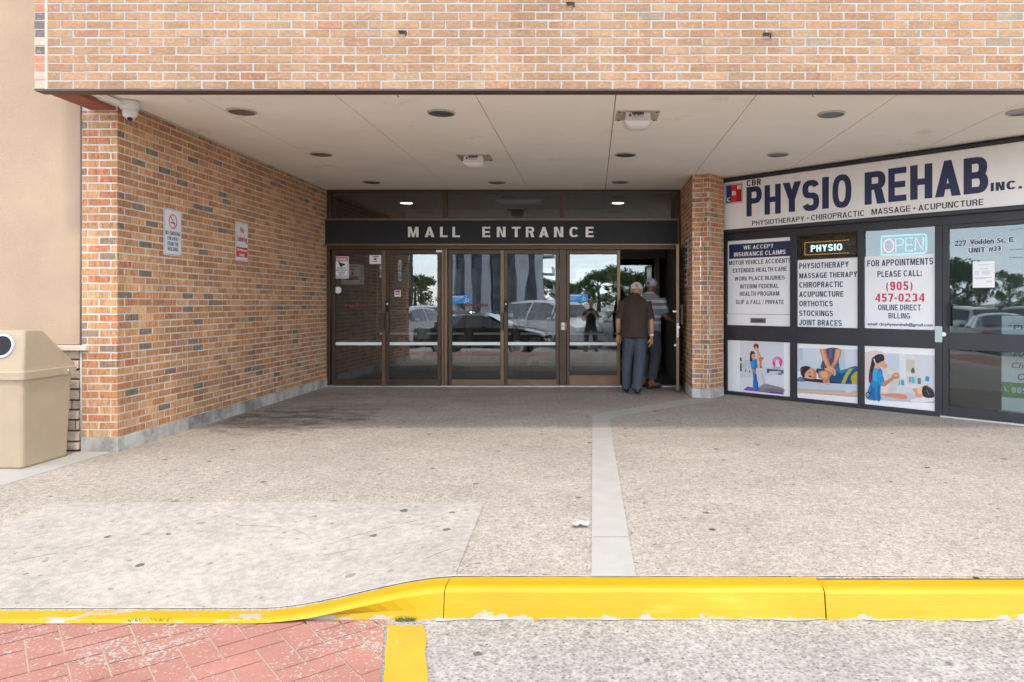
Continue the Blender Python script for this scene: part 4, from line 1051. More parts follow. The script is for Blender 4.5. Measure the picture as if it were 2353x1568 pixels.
art(b, ZF, [
    ((234, 230, 226), [(160, 445), (1135, 490), (1135, 1130), (160, 1095)], 0), ((214, 220, 232), [(440, 460), (700, 470), (700, 800), (440, 800)], 0), ((240, 220, 214), [(180, 455), (440, 460), (440, 760), (180, 760)], 1), ((236, 238, 242), [(640, 470), (720, 474), (720, 800), (640, 800)], 0),
    ((216, 206, 190), [(735, 545), (850, 550), (850, 720), (735, 715)], 0), ((224, 224, 228), [(850, 480), (1135, 490), (1135, 900), (850, 850)], 0),
    ((92, 100, 70), ell(825, 705, 26, 44), 0), ((200, 196, 190), ell(826, 740, 12, 14), 0),
    ((212, 216, 222), [(745, 770), (940, 790), (940, 890), (745, 880)], 0), ((90, 190, 205), [(805, 785), (850, 790), (850, 875), (805, 868)], 0), ((120, 124, 150), [(890, 800), (935, 806), (935, 890), (890, 880)], 0), ((150, 150, 175), [(770, 790), (800, 790), (800, 862), (770, 858)], 0),
    ((225, 228, 230), [(600, 810), (712, 820), (712, 905), (600, 900)], 0), ((60, 175, 195), [(660, 830), (706, 832), (706, 902), (660, 900)], 0), ((100, 190, 210), [(615, 830), (650, 832), (650, 900), (615, 898)], 0),
    ((50, 160, 215), [(1003, 772), (1055, 785), (1047, 852), (995, 840)], 0), ((30, 130, 180), [(1122, 552), (1140, 552), (1140, 605), (1126, 605)], 0),
    ((228, 224, 222), [(380, 1000), (640, 1030), (1130, 1020), (1130, 1100), (380, 1095)], 0), ((206, 204, 214), [(380, 1040), (1130, 1095), (1130, 1150), (380, 1108)], 0), ((244, 242, 242), [(800, 1085), (900, 1060), (1130, 1080), (1130, 1110), (1000, 1135), (820, 1125)], 1),
    ((220, 214, 206), [(440, 690), (560, 690), (640, 740), (640, 840), (600, 950), (540, 1010), (485, 1000), (520, 880), (555, 790), (450, 730)], 1), ((238, 232, 224), [(470, 690), (560, 700), (620, 740), (560, 770), (480, 720)], 1),
    ((226, 224, 226), [(590, 960), (700, 930), (820, 945), (870, 1050), (870, 1080), (740, 1100), (720, 1020), (560, 1010)], 1), ((208, 206, 212), [(720, 1010), (860, 1030), (860, 1080), (745, 1095)], 1),
    ((236, 150, 110), [(385, 1020), (560, 1015), (720, 1030), (740, 1090), (600, 1080), (420, 1040)], 1),
    ((240, 165, 130), [(818, 950), (900, 940), (930, 930), (975, 910), (1040, 900), (1000, 1000), (960, 1060), (880, 1070), (850, 1000)], 1), (SKL, [(890, 945), (935, 925), (965, 970), (940, 1030), (900, 1000)], 1),
    ((45, 30, 36), [(985, 905), (1060, 930), (1115, 1000), (1120, 1060), (1060, 1078), (980, 1060), (950, 980)], 1), ((110, 60, 50), [(1000, 905), (1080, 940), (1110, 990), (1040, 940)], 1), ((90, 110, 130), [(1010, 965), (1022, 960), (1060, 1035), (1048, 1040)], 0),
    ((20, 140, 205), [(290, 680), (350, 655), (400, 690), (412, 760), (430, 830), (385, 905), (378, 1000), (375, 1105), (200, 1090), (205, 980), (240, 880), (270, 760)], 1),
    ((70, 178, 228), [(285, 690), (330, 680), (360, 760), (330, 850), (280, 820)], 1), ((8, 112, 180), [(240, 900), (300, 960), (310, 1100), (270, 1096), (240, 1000)], 1), ((8, 112, 180), [(345, 900), (378, 900), (375, 1105), (340, 1100)], 1),
    ((40, 155, 215), [(330, 720), (400, 740), (440, 880), (380, 905), (335, 830)], 1),
    (SK2, [(400, 870), (440, 850), (540, 790), (560, 820), (440, 912), (415, 905)], 1), (SK2, [(540, 770), (575, 730), (630, 745), (640, 790), (600, 815), (550, 810)], 1), (SK, [(560, 745), (625, 752), (635, 775), (570, 780)], 1),
    (SK, [(345, 590), (400, 560), (436, 570), (438, 620), (420, 645), (380, 650), (350, 680), (320, 650)], 1), ((236, 170, 140), [(432, 610), (470, 612), (475, 650), (450, 668), (420, 660)], 1),
    ((40, 24, 40), [(300, 500), (360, 472), (415, 480), (436, 520), (425, 560), (380, 580), (340, 600), (305, 570)], 1), ((50, 26, 36), [(310, 515), (270, 525), (248, 620), (225, 740), (222, 830), (240, 880), (262, 830), (275, 720), (300, 640), (318, 590)], 1), ((120, 30, 46), [(240, 700), (265, 760), (255, 850), (236, 875), (222, 820)], 1),
    ((236, 236, 240), [(284, 540), (298, 535), (322, 605), (310, 612)], 0),
    ((45, 32, 52), ell(211, 1030, 36, 40, 18), 0), ((225, 220, 228), ell(211, 1030, 22, 24, 16), 0), ((45, 32, 52), ell(211, 1030, 14, 15, 14), 0), ((225, 220, 228), ell(212, 1030, 7, 8, 10), 0), ((45, 32, 52), [(222, 1010), (240, 1010), (240, 1028), (222, 1028)], 0),
], (2.082, 2.912), (.055, .768)); b.build('board', t)
b = MB(); b.prism(FS, rrect(1.160, 1.998, .757, .770, .003), .028, .034, WHITE2)
# LED sign and neon sign hang behind the glass
t = thing('led_sign', FS.pt(1.6, 1.87, -.06), 'black LED message board behind glass showing PHYSIO in white dots inside an orange dashed border', 'led sign')
FL = Fr(FS.pt(0, 0, -.03), FS.a)
u0, u1, v0, v1 = 1.21, 1.955, 1.87, 2.125
b = MB(); b.prism(FL, rrect(u0, u1, v0, v1, .03), -.06, 0, BLACK); b.ob(FL, u0+.03, u1-.03, v0+.03, v1-.03, 0, .002, M('led_panel', (.02, .03, .035), .3)); b.build('led_case', t)
b = MB(); LW = EM('led_white', (.75, .95, 1.), .55); LO = EM('led_orange', (1., .45, .05), .4)
b.text(FL, 'PHYSIO', 1.345, 1.775, 1.955, 2.04, .004, LW, .035); b.build('led_text', t)
b = MB()
for k in range(18):
    a = u0+.05+k*.034
    for vv in (v0+.045, v1-.05): b.ob(FL, a, a+.022, vv, vv+.007, .003, .005, LO)
for k in range(5): b.ob(FL, u0+.048, u0+.055, v0+.055+k*.032, v0+.075+k*.032, .003, .005, LO)
b.build('led_border', t)
t = thing('neon_sign', FS.pt(2.55, 1.88, -.06), 'neon OPEN sign in pink and pale blue tubes hanging behind the clinic window', 'neon sign')
NB = EM('neon_blue', (.14, .56, .70), .3); NP = EM('neon_pink', (.85, .25, .33), .4); NW = EM('neon_white', (.60, .62, .66), .25); NT = EM('neon_teal', (.22, .52, .60), .28)
def ntube(zpts, mat, name, closed=False, r=.008):
    q = [FL.pt(*SFn(*p), 0) for p in zpts]
    if closed: q = q+q[:2]
    m_b = MB(); m_b.tube(q, r, mat, 8); return m_b.build(name, t)
def SFn(zx, zy):
    u, v = ZD(zx, zy); return u+.02, v
bp = [(370, 208), (940, 178), (962, 190), (968, 215), (968, 400), (958, 425), (940, 438), (375, 470), (355, 460), (350, 440), (350, 230), (356, 214)]
ntube(bp, NB, 'neon_border', True, .009)
ntube([(452+66*math.cos(6.2832*i/20), 337+92*math.sin(6.2832*i/20)) for i in range(20)], NP, 'neon_letter', True)
ntube([(548, 424), (548, 245), (620, 240), (648, 258), (652, 285), (645, 315), (620, 330), (552, 336)], NT, 'neon_letter')
ntube([(782, 408), (685, 414), (685, 236), (782, 230)], NT, 'neon_letter'); ntube([(690, 326), (775, 322)], NT, 'neon_letter')
ntube([(814, 405), (820, 225), (918, 400), (930, 222)], NW, 'neon_letter')
b = MB(); b.prism(FL, rrect(SFn(345, 200)[0], SFn(970, 200)[0], SFn(345, 470)[1], SFn(345, 205)[1], .03), -.03, -.022, M('neon_backing', (.10, .12, .14), .2)); b.build('backing_plate', t)
# door lettering and paper
t = thing('door_lettering', FS.pt(3.4, 1.75, .01), 'navy white-edged lettering 227 Vodden St. E. UNIT #33 on the shop door glass', 'lettering')
for st, xl, yt, yb, xr in (('227', 1395, 270, 345, 1562), ('Vodden', 1598, 253, 328, 1945), ('St.', 1975, 235, 302, 2108), ('E.', 2142, 222, 288, 2235), ('UNIT', 1585, 368, 438, 1822), ('#33', 1860, 350, 422, 2042)):
    b = MB(); txt(b, FS, ZD, st, xl-6, yt-7, yb+7, xr+6, .0026, WHITE, .075); txt(b, FS, ZD, st, xl+4, yt, yb, xr-4, .0040, NAVYT, .035); b.build('word', t)
t = thing('door_notice', FS.pt(3.35, 1.47, .01), 'sheet of white paper with faint printed lines taped to the shop door glass', 'notice')
b = MB(); u0, v1 = ZD(1648, 560); u1, _ = ZD(1950, 560); _, v0 = ZD(1648, 918)
b.ob(FS, u0, u1, v0, v1, .002, .003, WHITE); GR = M('grey_print', (.30, .31, .34), .6)
w = u1-u0; h = v1-v0
for (a, c, e) in ((.25, .75, .86), (.30, .70, .71), (.1, .28, .62), (.42, .8, .62), (.1, .28, .565), (.42, .8, .565), (.1, .28, .51), (.42, .8, .51), (.1, .9, .37), (.1, .6, .335), (.6, .88, .24), (.62, .88, .20)):
    b.ob(FS, u0+a*w, u0+c*w, v0+e*h, v0+(e+.014)*h, .003, .0033, GR)
b.build('paper', t)
t = thing('banner_stand', FS.pt(3.95, .05, -.5), 'white roll-up banner behind the shop door with italic grey text and a green phone strip', 'banner')
FB = Fr(FS.pt(-.10, 0, -.35), FS.a); b = MB()
GREEN = M('banner_green', (.11, .32, .06), .5); GT = M('banner_text', (.16, .17, .20), .5); DR = M('banner_maroon', (.25, .06, .09), .5)
b.ob(FB, 3.60, 4.36, .10, 1.15, -.004, 0, WHITE2); b.ob(FB, 3.60, 4.36, .24, .41, 0, .0006, GREEN); b.build('banner_sheet', t)
b = MB(); b.ob(FB, 3.58, 4.38, .01, .10, -.08, .06, CHROME); b.build('banner_base', t, bevel=.01)
b = MB()
for st, q in (('PHYSIO', (3.72, 4.10, 1.0, 1.05, .001, GT, .03)), ('*', (3.67, 3.70, 1.03, 1.05, .001, RED, .03)), ('MASSAGE', (3.72, 4.15, .70, .765, .001, GT, .01, .25)), ('Chiropractic', (3.70, 4.24, .55, .635, .001, GT, .01, .25)),
        ('Orthotics', (3.76, 4.18, .44, .515, .001, DR, .01, .25)), ('905-457-0234', (3.70, 4.30, .295, .36, .001, WHITE, .03))):
    b = MB(); b.text(FB, st, *q); b.build('text_line', t)
b = MB(); b.tube([FB.pt(3.63, .36, .002), FB.pt(3.64, .32, .002), FB.pt(3.67, .30, .002)], .008, WHITE, 6); b.build('phone_symbol', t)

# ------------------------------------------------------------------ wall signs
def LW(x, y):
    Y = XL*F/(x-VX); return (Y, CZ+(VY-y)/F*Y)
ZW = lambda zx, zy: LW((560+zx*440/1971)/1.63196, (700+zy*440/1971)/1.63196)
PLATE = M('sign_plate', (.66, .67, .70), .4, var=.03)
def wall_sign(xl, xr, yt, yb, label, rim, seed=None):
    u0, v1 = ZW(xl, yt); u1, _ = ZW(xr, yt); _, v0 = ZW(xl, yb)
    t = thing('wall_sign', (XL, (u0+u1)/2, v0), label, 'sign'); b = MB()
    b.prism(LEFTW, rrect(u0, u1, v0, v1, .02), .004, .008, PLATE); e = .007
    b.prism(LEFTW, rrect(u0+e, u1-e, v0+e, v1-e, .018), .008, .0086, rim); e = .011
    b.prism(LEFTW, rrect(u0+e, u1-e, v0+e, v1-e, .016), .008, .0092, PLATE)
    return t, b, u0, u1, v0, v1
t, b, u0, u1, v0, v1 = wall_sign(232, 525, 350, 1145, 'white NO SMOKING sign with a red barred circle on the left brick wall', NAVY)
w, h = u1-u0, v1-v0; cu, cv = u0+.5*w, v0+.735*h
b.build('plate', t); b = MB()
b.ring(LEFTW, cu, cv, .060, .072, .0092, .0100, RED, 26)
b.ob(Fr(LEFTW.pt(cu, cv), (0, 1, -1.15), (0, 1.15, 1)), -.064, .064, -.006, .006, .0092, .0104, RED); b.build('prohibition_symbol', t)
b = MB(); b.ob(LEFTW, cu-.045, cu+.035, cv-.02, cv-.009, .0092, .0097, INK); b.ob(LEFTW, cu+.005, cu+.04, cv+.02, cv+.024, .0092, .0097, GR); b.build('cigarette_symbol', t)
b = MB()
for st, a, c, e in (('NO SMOKING', .08, .92, .44), ('9 M AWAY', .18, .82, .325), ('FROM THE', .19, .82, .21), ('BUILDING', .20, .80, .10)):
    b = MB(); b.text(LEFTW, st, u0+a*w, u0+c*w, v0+e*h, v0+(e+.082)*h, .0096, INK, .03); b.build('text_line', t)
b = MB()
t, b, u0, u1, v0, v1 = wall_sign(1440, 1645, 582, 1245, 'white and red No Loitering 20 Minute Limit sign on the left brick wall', RED)
w, h = u1-u0, v1-v0
b.ob(LEFTW, u0+.012, u1-.012, v0+.105*h, v0+.36*h, .0092, .0096, RED); b.build('plate', t)
b = MB()
for st, a, c, e, hh, mt in (('No', .36, .66, .73, .16, RED), ('Loitering', .10, .92, .46, .20, RED), ('20 Minute', .10, .90, .255, .065, WHITE), ('Limit', .28, .70, .13, .08, WHITE)):
    b = MB(); b.text(LEFTW, st, u0+a*w, u0+c*w, v0+e*h, v0+(e+hh)*h, .0100, mt, .03); b.build('text_line', t)
FRW = Fr((XR, 0, 0), (0, -1, 0))
t = thing('wall_sign', (XR, 10.5, 1.83), 'tall white notice with four dark squares on the side of the brick pier', 'sign'); b = MB()
b.ob(FRW, -10.70, -10.38, 1.83, 2.20, .004, .008, PLATE)
for k in range(4): b.ob(FRW, -10.66, -10.42, 1.85+k*.088, 1.915+k*.088, .008, .0085, M('notice_square', (.08, .09, .10), .5))
b.build('plate', t)
t = thing('wall_sign', (XR, 10.6, 1.54), 'small white and red notice below the tall notice on the brick pier', 'sign'); b = MB()
b.ob(FRW, -10.80, -10.48, 1.54, 1.815, .004, .008, WHITE2); b.ob(FRW, -10.77, -10.51, 1.72, 1.79, .008, .0085, INK); b.ob(FRW, -10.77, -10.51, 1.64, 1.70, .008, .0085, RED); b.ob(FRW, -10.77, -10.51, 1.57, 1.61, .008, .0085, INK)
b.build('plate', t)

# ------------------------------------------------------------------ stickers on the entrance glass
FD = Fr((0, YD-.0035, 0), (1, 0, 0))
def sticker(name, label, cat, xa, xb, yt, yb, mat, r=.006):
    u0, u1, v0, v1 = dx(xa), dx(xb), dz(yb), dz(yt)
    t = thing(name, FD.pt((u0+u1)/2, v0), label, cat); q = MB(); q.prism(FD, rrect(u0, u1, v0, v1, r), .0, .0008, mat); return t, q, u0, u1, v0, v1
t, b, u0, u1, v0, v1 = sticker('warning_sign', 'white WARNING video surveillance sign with a pink header on the leftmost door glass', 'sign', 768, 802, 589.5, 640.5, WHITE, .015)
w, h = u1-u0, v1-v0
PINK = M('pink_red', (.62, .04, .12), .45)
b.prism(FD, rrect(u0+.012, u1-.012, v0+.012, v1-.012, .012), .0008, .0012, PINK); b.prism(FD, rrect(u0+.019, u1-.019, v0+.019, v1-.019, .01), .0008, .0016, WHITE)
b.ob(FD, u0+.02, u1-.02, v1-.075, v1-.02, .0016, .002, PINK); b.build('plate', t)
b = MB(); b.text(FD, 'WARNING', u0+.028, u1-.028, v1-.066, v1-.03, .0024, WHITE, .03); b.build('text_line', t)
for st, a, c, e in (('PREMISES', .22, .78, .44), ('MONITORED BY', .12, .88, .345), ('24 HOUR', .25, .75, .25), ('VIDEO', .34, .66, .165), ('SURVEILLANCE', .12, .88, .075)):
    b = MB(); b.text(FD, st, u0+a*w, u0+c*w, v0+e*h, v0+(e+.06)*h, .0020, NAVYT, .02); b.build('text_line', t)
b = MB(); cu, cv = u0+.5*w, v0+.64*h
b.poly(FD, [(cu-.055, cv+.045), (cu-.03, cv+.045), (cu-.03, cv+.03), (cu+.03, cv+.012), (cu+.055, cv+.005), (cu+.05, cv-.015), (cu+.02, cv-.02), (cu+.015, cv-.035), (cu-.02, cv-.04), (cu-.035, cv+.0)], .002, INK); b.build('camera_symbol', t)
t, b, *_ = sticker('round_sticker', 'plain white round sticker below the warning sign on the door glass', 'sticker', 769.6, 784.5, 659, 675, WHITE, .048); b.build('disc', t)
t, b, u0, u1, v0, v1 = sticker('door_notice', 'small white notice with a red mark at the top corner of the leftmost door glass', 'notice', 849, 876, 587, 607, WHITE)
b.ob(FD, u0+.05, u1-.04, v1-.03, v1-.018, .0008, .0012, INK); b.ob(FD, u0+.07, u0+.11, v1-.075, v1-.04, .0008, .0012, RED); b.ob(FD, u0+.05, u1-.06, v1-.10, v1-.09, .0008, .0012, INK); b.build('paper', t)
t, b, u0, u1, v0, v1 = sticker('push_sticker', 'small white sticker with pink top and black arrow on the second door', 'sticker', 906.5, 921, 667, 682, WHITE)
b.ob(FD, u0+.01, u1-.01, v1-.04, v1-.008, .0008, .0012, PINK); b.poly(FD, [(u0+.045, v0+.03), (u0+.07, v0+.03), (u0+.07, v0+.02), (u1-.012, v0+.038), (u0+.07, v0+.055), (u0+.07, v0+.046), (u0+.045, v0+.046)], .0012, INK); b.poly(FD, circ(u0+.03, v0+.037, .013, 10), .0012, INK); b.build('plate', t)
for xa, xb, y, lab in ((792, 850, 702, 'row of dark red round prohibition stickers on the leftmost door glass'), (1064, 1121, 702, 'row of dark red round prohibition stickers on the third door from the left')):
    t = thing('prohibition_stickers', FD.pt(dx((xa+xb)/2), dz(y)), lab, 'stickers', 'prohibition sticker rows')
    for k in range(7):
        cu = dx(xa+(k+.5)*(xb-xa)/7); cv = dz(y); b = MB(); rr = .024
        dkr = M('dark_red_print', (.20, .02, .03), .5)
        b.poly(FD, circ(cu, cv, rr, 14), .0006, dkr); b.poly(FD, circ(cu, cv, rr*.72, 14), .001, M('sticker_inner', (.07, .05, .05), .5)); b.ob(Fr(FD.pt(cu, cv), (1, 0, -1), (1, 0, 1)), -rr*.8, rr*.8, -.003, .003, .001, .0014, dkr); b.build('sticker', t)
for xa, xb, yt, yb, lab in ((1037, 1081, 679, 697.5, 'blue sticker with white lines on the third door from the left'), (1307.5, 1350.5, 676, 695, 'blue sticker with white lines on the door left of the open doorway')):
    t, b, u0, u1, v0, v1 = sticker('blue_sticker', lab, 'sticker', xa, xb, yt, yb, BLUE, .004); t['group'] = 'blue door stickers'
    b.ob(FD, u0+.015, u0+.19, v1-.032, v1-.018, .0008, .0012, WHITE)
    for k in range(3): b.ob(FD, u0+.015, u0+.16-.03*k, v1-.055-k*.018, v1-.049-k*.018, .0008, .0012, M('pale_blue_print', (.35, .62, .85), .5))
    b.ring(FD, u1-.05, v0+.05, .018, .025, .0008, .0012, WHITE, 14); b.poly(FD, [(u1-.10, v0), (u1-.088, v0), (u1-.05, v1), (u1-.058, v1)], .0012, M('pale_blue_print2', (.35, .62, .85), .5)); b.build('plate', t)
t = thing('door_button', (dx(1295), YD-.08, dz(759)), 'white door button plate with a red dot on the dark post between doors', 'button'); FM = FRONT(YD-.062)
b = MB(); b.ob(FM, dx(1288), dx(1303), dz(759), dz(741), 0, .012, BRONZE_L); b.build('back_plate', t, bevel=.002)
b = MB(); b.ob(FM, dx(1291), dx(1297.5), dz(758), dz(741.5), .012, .02, WHITE); b.build('button_plate', t, bevel=.002)
b = MB(); b.lathe(FM, [(.009, .02), (.009, .024), (0, .024)], RED, 12, cu=dx(1294), cv=dz(750)); b.build('button', t)
b = MB(); b.ob(FM, dx(1004), dx(1018), dz(581), dz(576), .0, .006, WHITE2); t = b.build('door_label', loc=FM.pt(dx(1011), dz(581))); tag(t, 'tiny white label at the top of the bronze post between doors', 'label')
# inside the vestibule
t = thing('fire_plan_box', (-3.95, 12.1, 1.6), 'white wall box with a red band marked Fire Safety Plan behind the leftmost door', 'box'); FX = FRONT(12.0)
b = MB(); b.box(XL-.02, -3.83, 12.0, 12.25, 1.60, 1.93, WHITE2); b.build('case', t, bevel=.004)
b = MB(); b.ob(FX, -4.05, -3.84, 1.67, 1.73, .001, .002, RED); b.text(FX, 'Fire Safety', -4.04, -3.85, 1.875, 1.905, .001, INK, .02); b.text(FX, 'Plan', -3.98, -3.90, 1.83, 1.86, .001, INK, .02); b.poly(FX, [(-3.97, 1.755), (-3.91, 1.755), (-3.94, 1.815)], .002, RED); b.build('lettering', t)
t = thing('wet_floor_sign', (-1.2, 15.2, 0.01), 'yellow folding wet floor sign standing inside the mall behind the glass doors', 'floor sign')
WY = M('wet_floor_yellow', (.80, .55, .03), .45)
for sgn in (-1, 1):
    FY = Fr((-1.2, 15.2+sgn*.16, .01), (1, 0, 0), (0, -sgn*.26, 1)); b = MB()
    b.prism(FY, [(-.16, 0), (-.10, 0), (-.07, .10), (.07, .10), (.10, 0), (.16, 0), (.10, .60), (-.10, .60)], -.01, .01, WY); b.build('panel', t)
b = MB(); FY = Fr((-1.2, 15.2-.16, .01), (1, 0, 0), (0, .26, 1)); b.poly(FY, [(-.06, .2), (.06, .2), (0, .34)], .012, INK); b.build('symbol', t)
VL = EM('lamp_glow', (1., .70, .58), 5.); VLW = EM('lamp_glow_white', (1., .84, .72), 5.)
FCL = Fr((0, 0, 3.0), (1, 0, 0), (0, -1, 0))
for (x, y, lab, mt) in ((934, 466, 'lit pinkish ceiling lamp seen through the left transom window', VL), (1420, 466, 'lit white ceiling lamp seen through the right transom window', VLW)):
    Y = 1.71*F/(VY-y); X = (x-VX)/F*Y; Y = 12.42 if True else Y; X = (x-VX)/F*Y
    t = thing('ceiling_lamp', (X, Y, 2.99), lab, 'ceiling lamp', 'lit vestibule lamps'); b = MB(); b.lathe(Fr((X, Y, 3.0), (1, 0, 0), (0, -1, 0)), [(.13, 0), (.13, .012), (.10, .014)], WHITE, 20); b.build('rim', t)
    b = MB(); b.lathe(Fr((X, Y, 3.0), (1, 0, 0), (0, -1, 0)), [(.10, .011), (.0, .013)], mt, 20); b.build('lens', t)
t = thing('air_vent', (-1.2, 12.3, 2.98), 'square ceiling air vent seen through the middle transom window', 'vent'); b = MB()
for k in range(4): b.box(-1.6+.05*k, -.85-.05*k, 12.05+.06*k, 12.07+.06*k, 2.97-.004*k, 2.985, WHITE2)
b.box(-1.6, -.85, 12.0, 12.6, 2.985, 2.999, M('vent_face', (.5, .5, .5), .6)); b.build('grille', t)

# ------------------------------------------------------------------ under the canopy
DLR = M('downlight_rim', (.45, .42, .38), .5); DLI = M('downlight_inside', (.30, .29, .28), .32, .85)
DL = [((556, 256), 'front row recessed downlight nearest the white security camera'), ((1014, 259), 'front row recessed downlight between the camera and the two soffit flood lights'),
      ((1910, 262), 'front row recessed downlight right of the larger flood light'), ((2346, 257), 'front row recessed downlight cut by the right edge of the photo'),
      ((738, 354), 'middle row recessed downlight nearest the left brick wall'), ((1437, 355), 'middle row recessed downlight behind the larger flood light'), ((1788, 355), 'middle row recessed downlight nearest the shop sign'),
      ((854, 418), 'back row recessed downlight over the leftmost doors'), ((1142, 419), 'back row recessed downlight over the middle doors'), ((1425, 418), 'back row recessed downlight over the open doorway')]
for (x, y), lab in DL:
    Y = (CEIL-CZ)*F/(VY-y); X = (x-VX)/F*Y; t = thing('downlight', (X, Y, CEIL), lab, 'downlight', 'recessed downlights in the soffit')
    fc = Fr((X, Y, CEIL), (1, 0, 0), (0, -1, 0))
    b = MB(); b.lathe(fc, [(.128, 0.001), (.127, .007), (.122, .012), (.112, .013)], DLR, 28); b.build('rim', t)
    b = MB(); b.lathe(fc, [(.112, .013), (.106, .011), (.092, .006), (.078, .0025), (.05, .0012), (0, .0011)], DLI, 28); b.build('reflector', t)
FPL = M('flood_plate', (.50, .42, .33), .7, var=.2, sc=9, dirt=.6, dirtcol=(.16, .12, .09)); FLB = M('flood_housing', (.66, .62, .62), .5, var=.06); FLN = M('flood_lens', (.74, .70, .68), .3, var=.05)
for (x, y), lab in (((1465, 262), 'larger looking white flood light on a stained plate under the soffit, nearer the camera'), ((1090, 360), 'white flood light on a stained plate under the soffit above the middle doors')):
    Y = (CEIL-CZ)*F/(VY-y); X = (x-VX)/F*Y
    t = thing('flood_light', (X, Y, CEIL), lab, 'flood light', 'soffit flood lights')
    b = MB(); b.box(X-.20, X+.20, Y-.12, Y+.24, CEIL-.006, CEIL, FPL)
    for a, c in ((-.17, -.09), (.17, -.09), (-.17, .2), (.17, .2)): b.ball((X+a, Y+c, CEIL-.008), .01, STEEL, 8, 5)
    b.build('mounting_plate', t)
    b = MB(); fr = Fr((X, Y-.10, CEIL), (1, 0, 0)); b.hexa([(X-.118, Y-.10, CEIL-.085), (X+.118, Y-.10, CEIL-.085), (X+.118, Y+.14, CEIL-.085), (X-.118, Y+.14, CEIL-.085), (X-.112, Y-.095, CEIL-.006), (X+.112, Y-.095, CEIL-.006), (X+.112, Y+.135, CEIL-.006), (X-.112, Y+.135, CEIL-.006)], FLB)
    b.build('housing', t, bevel=.006)
    b = MB()
    for k in range(8): b.ob(fr, -.055+k*.014, -.047+k*.014, -.045 if k in (1, 4) else -.03, -.012, -.008, .006, INK)
    b.lathe(fr, [(.014, .004), (.0, .006)], M('photocell', (.12, .10, .10), .4), 12, cu=-.075, cv=-.04)
    b.ob(fr, -.05, .05, -.06, -.035, -.008, .0035, M('flood_sticker', (.45, .42, .44), .5)); b.build('vent_slots', t)
    b = MB()
    def lens(u, v):
        a, c = (u-.5)*2, (v-.5)*2; k = (1-abs(a)**3.)*(1-abs(c)**3.); return (X+a*.128, Y+.02+c*.128, CEIL-.085-.062*max(k, 0)**.6)
    b.grid(lens, 16, 16, FLN); b.box(X-.128, X+.128, Y-.108, Y+.148, CEIL-.092, CEIL-.082, FLB); b.build('lens', t)
# security camera
X, Y = -4.03, 6.36
t = thing('security_camera', (X, Y, 3.0), 'white dome security camera under the canopy at the corner of the brick wall', 'security camera')
CW = M('camera_white', (.70, .67, .65), .4, var=.02); fc = Fr((X, Y, 3.0), (1, 0, 0), (0, -1, 0))
b = MB(); b.lathe(fc, [(.0, -.045), (.072, -.045), (.078, -.03), (.078, .012), (.070, .03), (.0, .03)], CW, 24); b.build('base', t)
b = MB(); b.ball((X+.008, Y-.005, 2.945), (.060, .060, .058), CW, 20, 12); b.tube([(X+.012, Y-.01, 2.945), (X+.03, Y-.04, 2.885)], [.05, .028], CW, 14); b.build('turret', t)
b = MB(); b.tube([(X+.028, Y-.038, 2.890), (X+.032, Y-.044, 2.878)], [.022, .020], INK, 14); b.build('lens', t)
# small iron hooks
HK = M('rusty_iron', (.05, .032, .024), .7, var=.3)
for x, y, lab in ((927, 75, 'small rusty iron bracket on the brick fascia, above the middle doors'), (1763, 80, 'small rusty iron bracket on the brick fascia, above the shop sign'), (1312, 10, 'rusty iron hook at the top of the brick fascia')):
    p = P(x, y, YF); t = thing('iron_bracket', p, lab, 'bracket', 'rusty fascia brackets')
    b = MB(); b.tube([p+Vector((-.03, .01, .005)), p+Vector((-.03, -.02, .005)), p+Vector((.0, -.03, .0)), p+Vector((.025, -.02, .006)), p+Vector((.022, -.012, -.03))], .006, HK, 8); b.build('hook', t)
    b = MB(); fr = FRONT(YF); b.prism(fr, [(p.x-.03, p.z-.012), (p.x+.028, p.z-.004), (p.x+.02, p.z+.014), (p.x-.03, p.z+.01)], -.004, .006, HK); b.build('plate', t)
for x, lab in ((914, 'thin rusty hook hanging from the soffit edge, left of the middle'), (1867, 'thin rusty hook hanging from the soffit edge, toward the shop')):
    p = P(x, 216, 6.12); b = MB(); b.tube([(p.x, p.y, CEIL), (p.x, p.y, CEIL-.03), (p.x+.006, p.y, CEIL-.036), (p.x+.012, p.y, CEIL-.03)], .003, HK, 6); tag(b.build('soffit_hook', loc=(p.x, p.y, CEIL)), lab, 'hook', 'soffit hooks')

# ------------------------------------------------------------------ litter bin
BIN = M('bin_plastic', (.385, .295, .20), .6, var=.07, sc=5, bmp=.25, bsc=180, dirt=.12, dirtcol=(.16, .12, .09)); BIND = M('bin_hole_dark', (.01, .01, .012), .8)
BX0, BX1, BY0, BY1 = -4.99, -4.385, 5.62, 6.2
t = thing('litter_bin', ((BX0+BX1)/2, 5.9, .004), 'beige plastic litter bin with a hooded lid and round opening at the left edge', 'litter bin')
def rsq(x0, x1, y0, y1, z, r=.03): return [(x, y, z) for x, y in rrect(x0, x1, y0, y1, r, 3)]
def loft(b, rings, mat, cap=(True, True)):
    n = len(rings[0])
    for a, c in zip(rings[:-1], rings[1:]):
        for i in range(n): b.face([a[i], a[(i+1) % n], c[(i+1) % n], c[i]], mat)
    if cap[0]: b.face(rings[0][::-1], mat)
    if cap[1]: b.face(rings[-1], mat)
b = MB(); loft(b, [rsq(BX0+.045, BX1-.045, BY0+.05, BY1-.05, .005), rsq(BX0+.035, BX1-.035, BY0+.04, BY1-.04, .02), rsq(BX0+.012, BX1-.012, BY0+.015, BY1-.015, .71)], BIN); b.build('body', t)
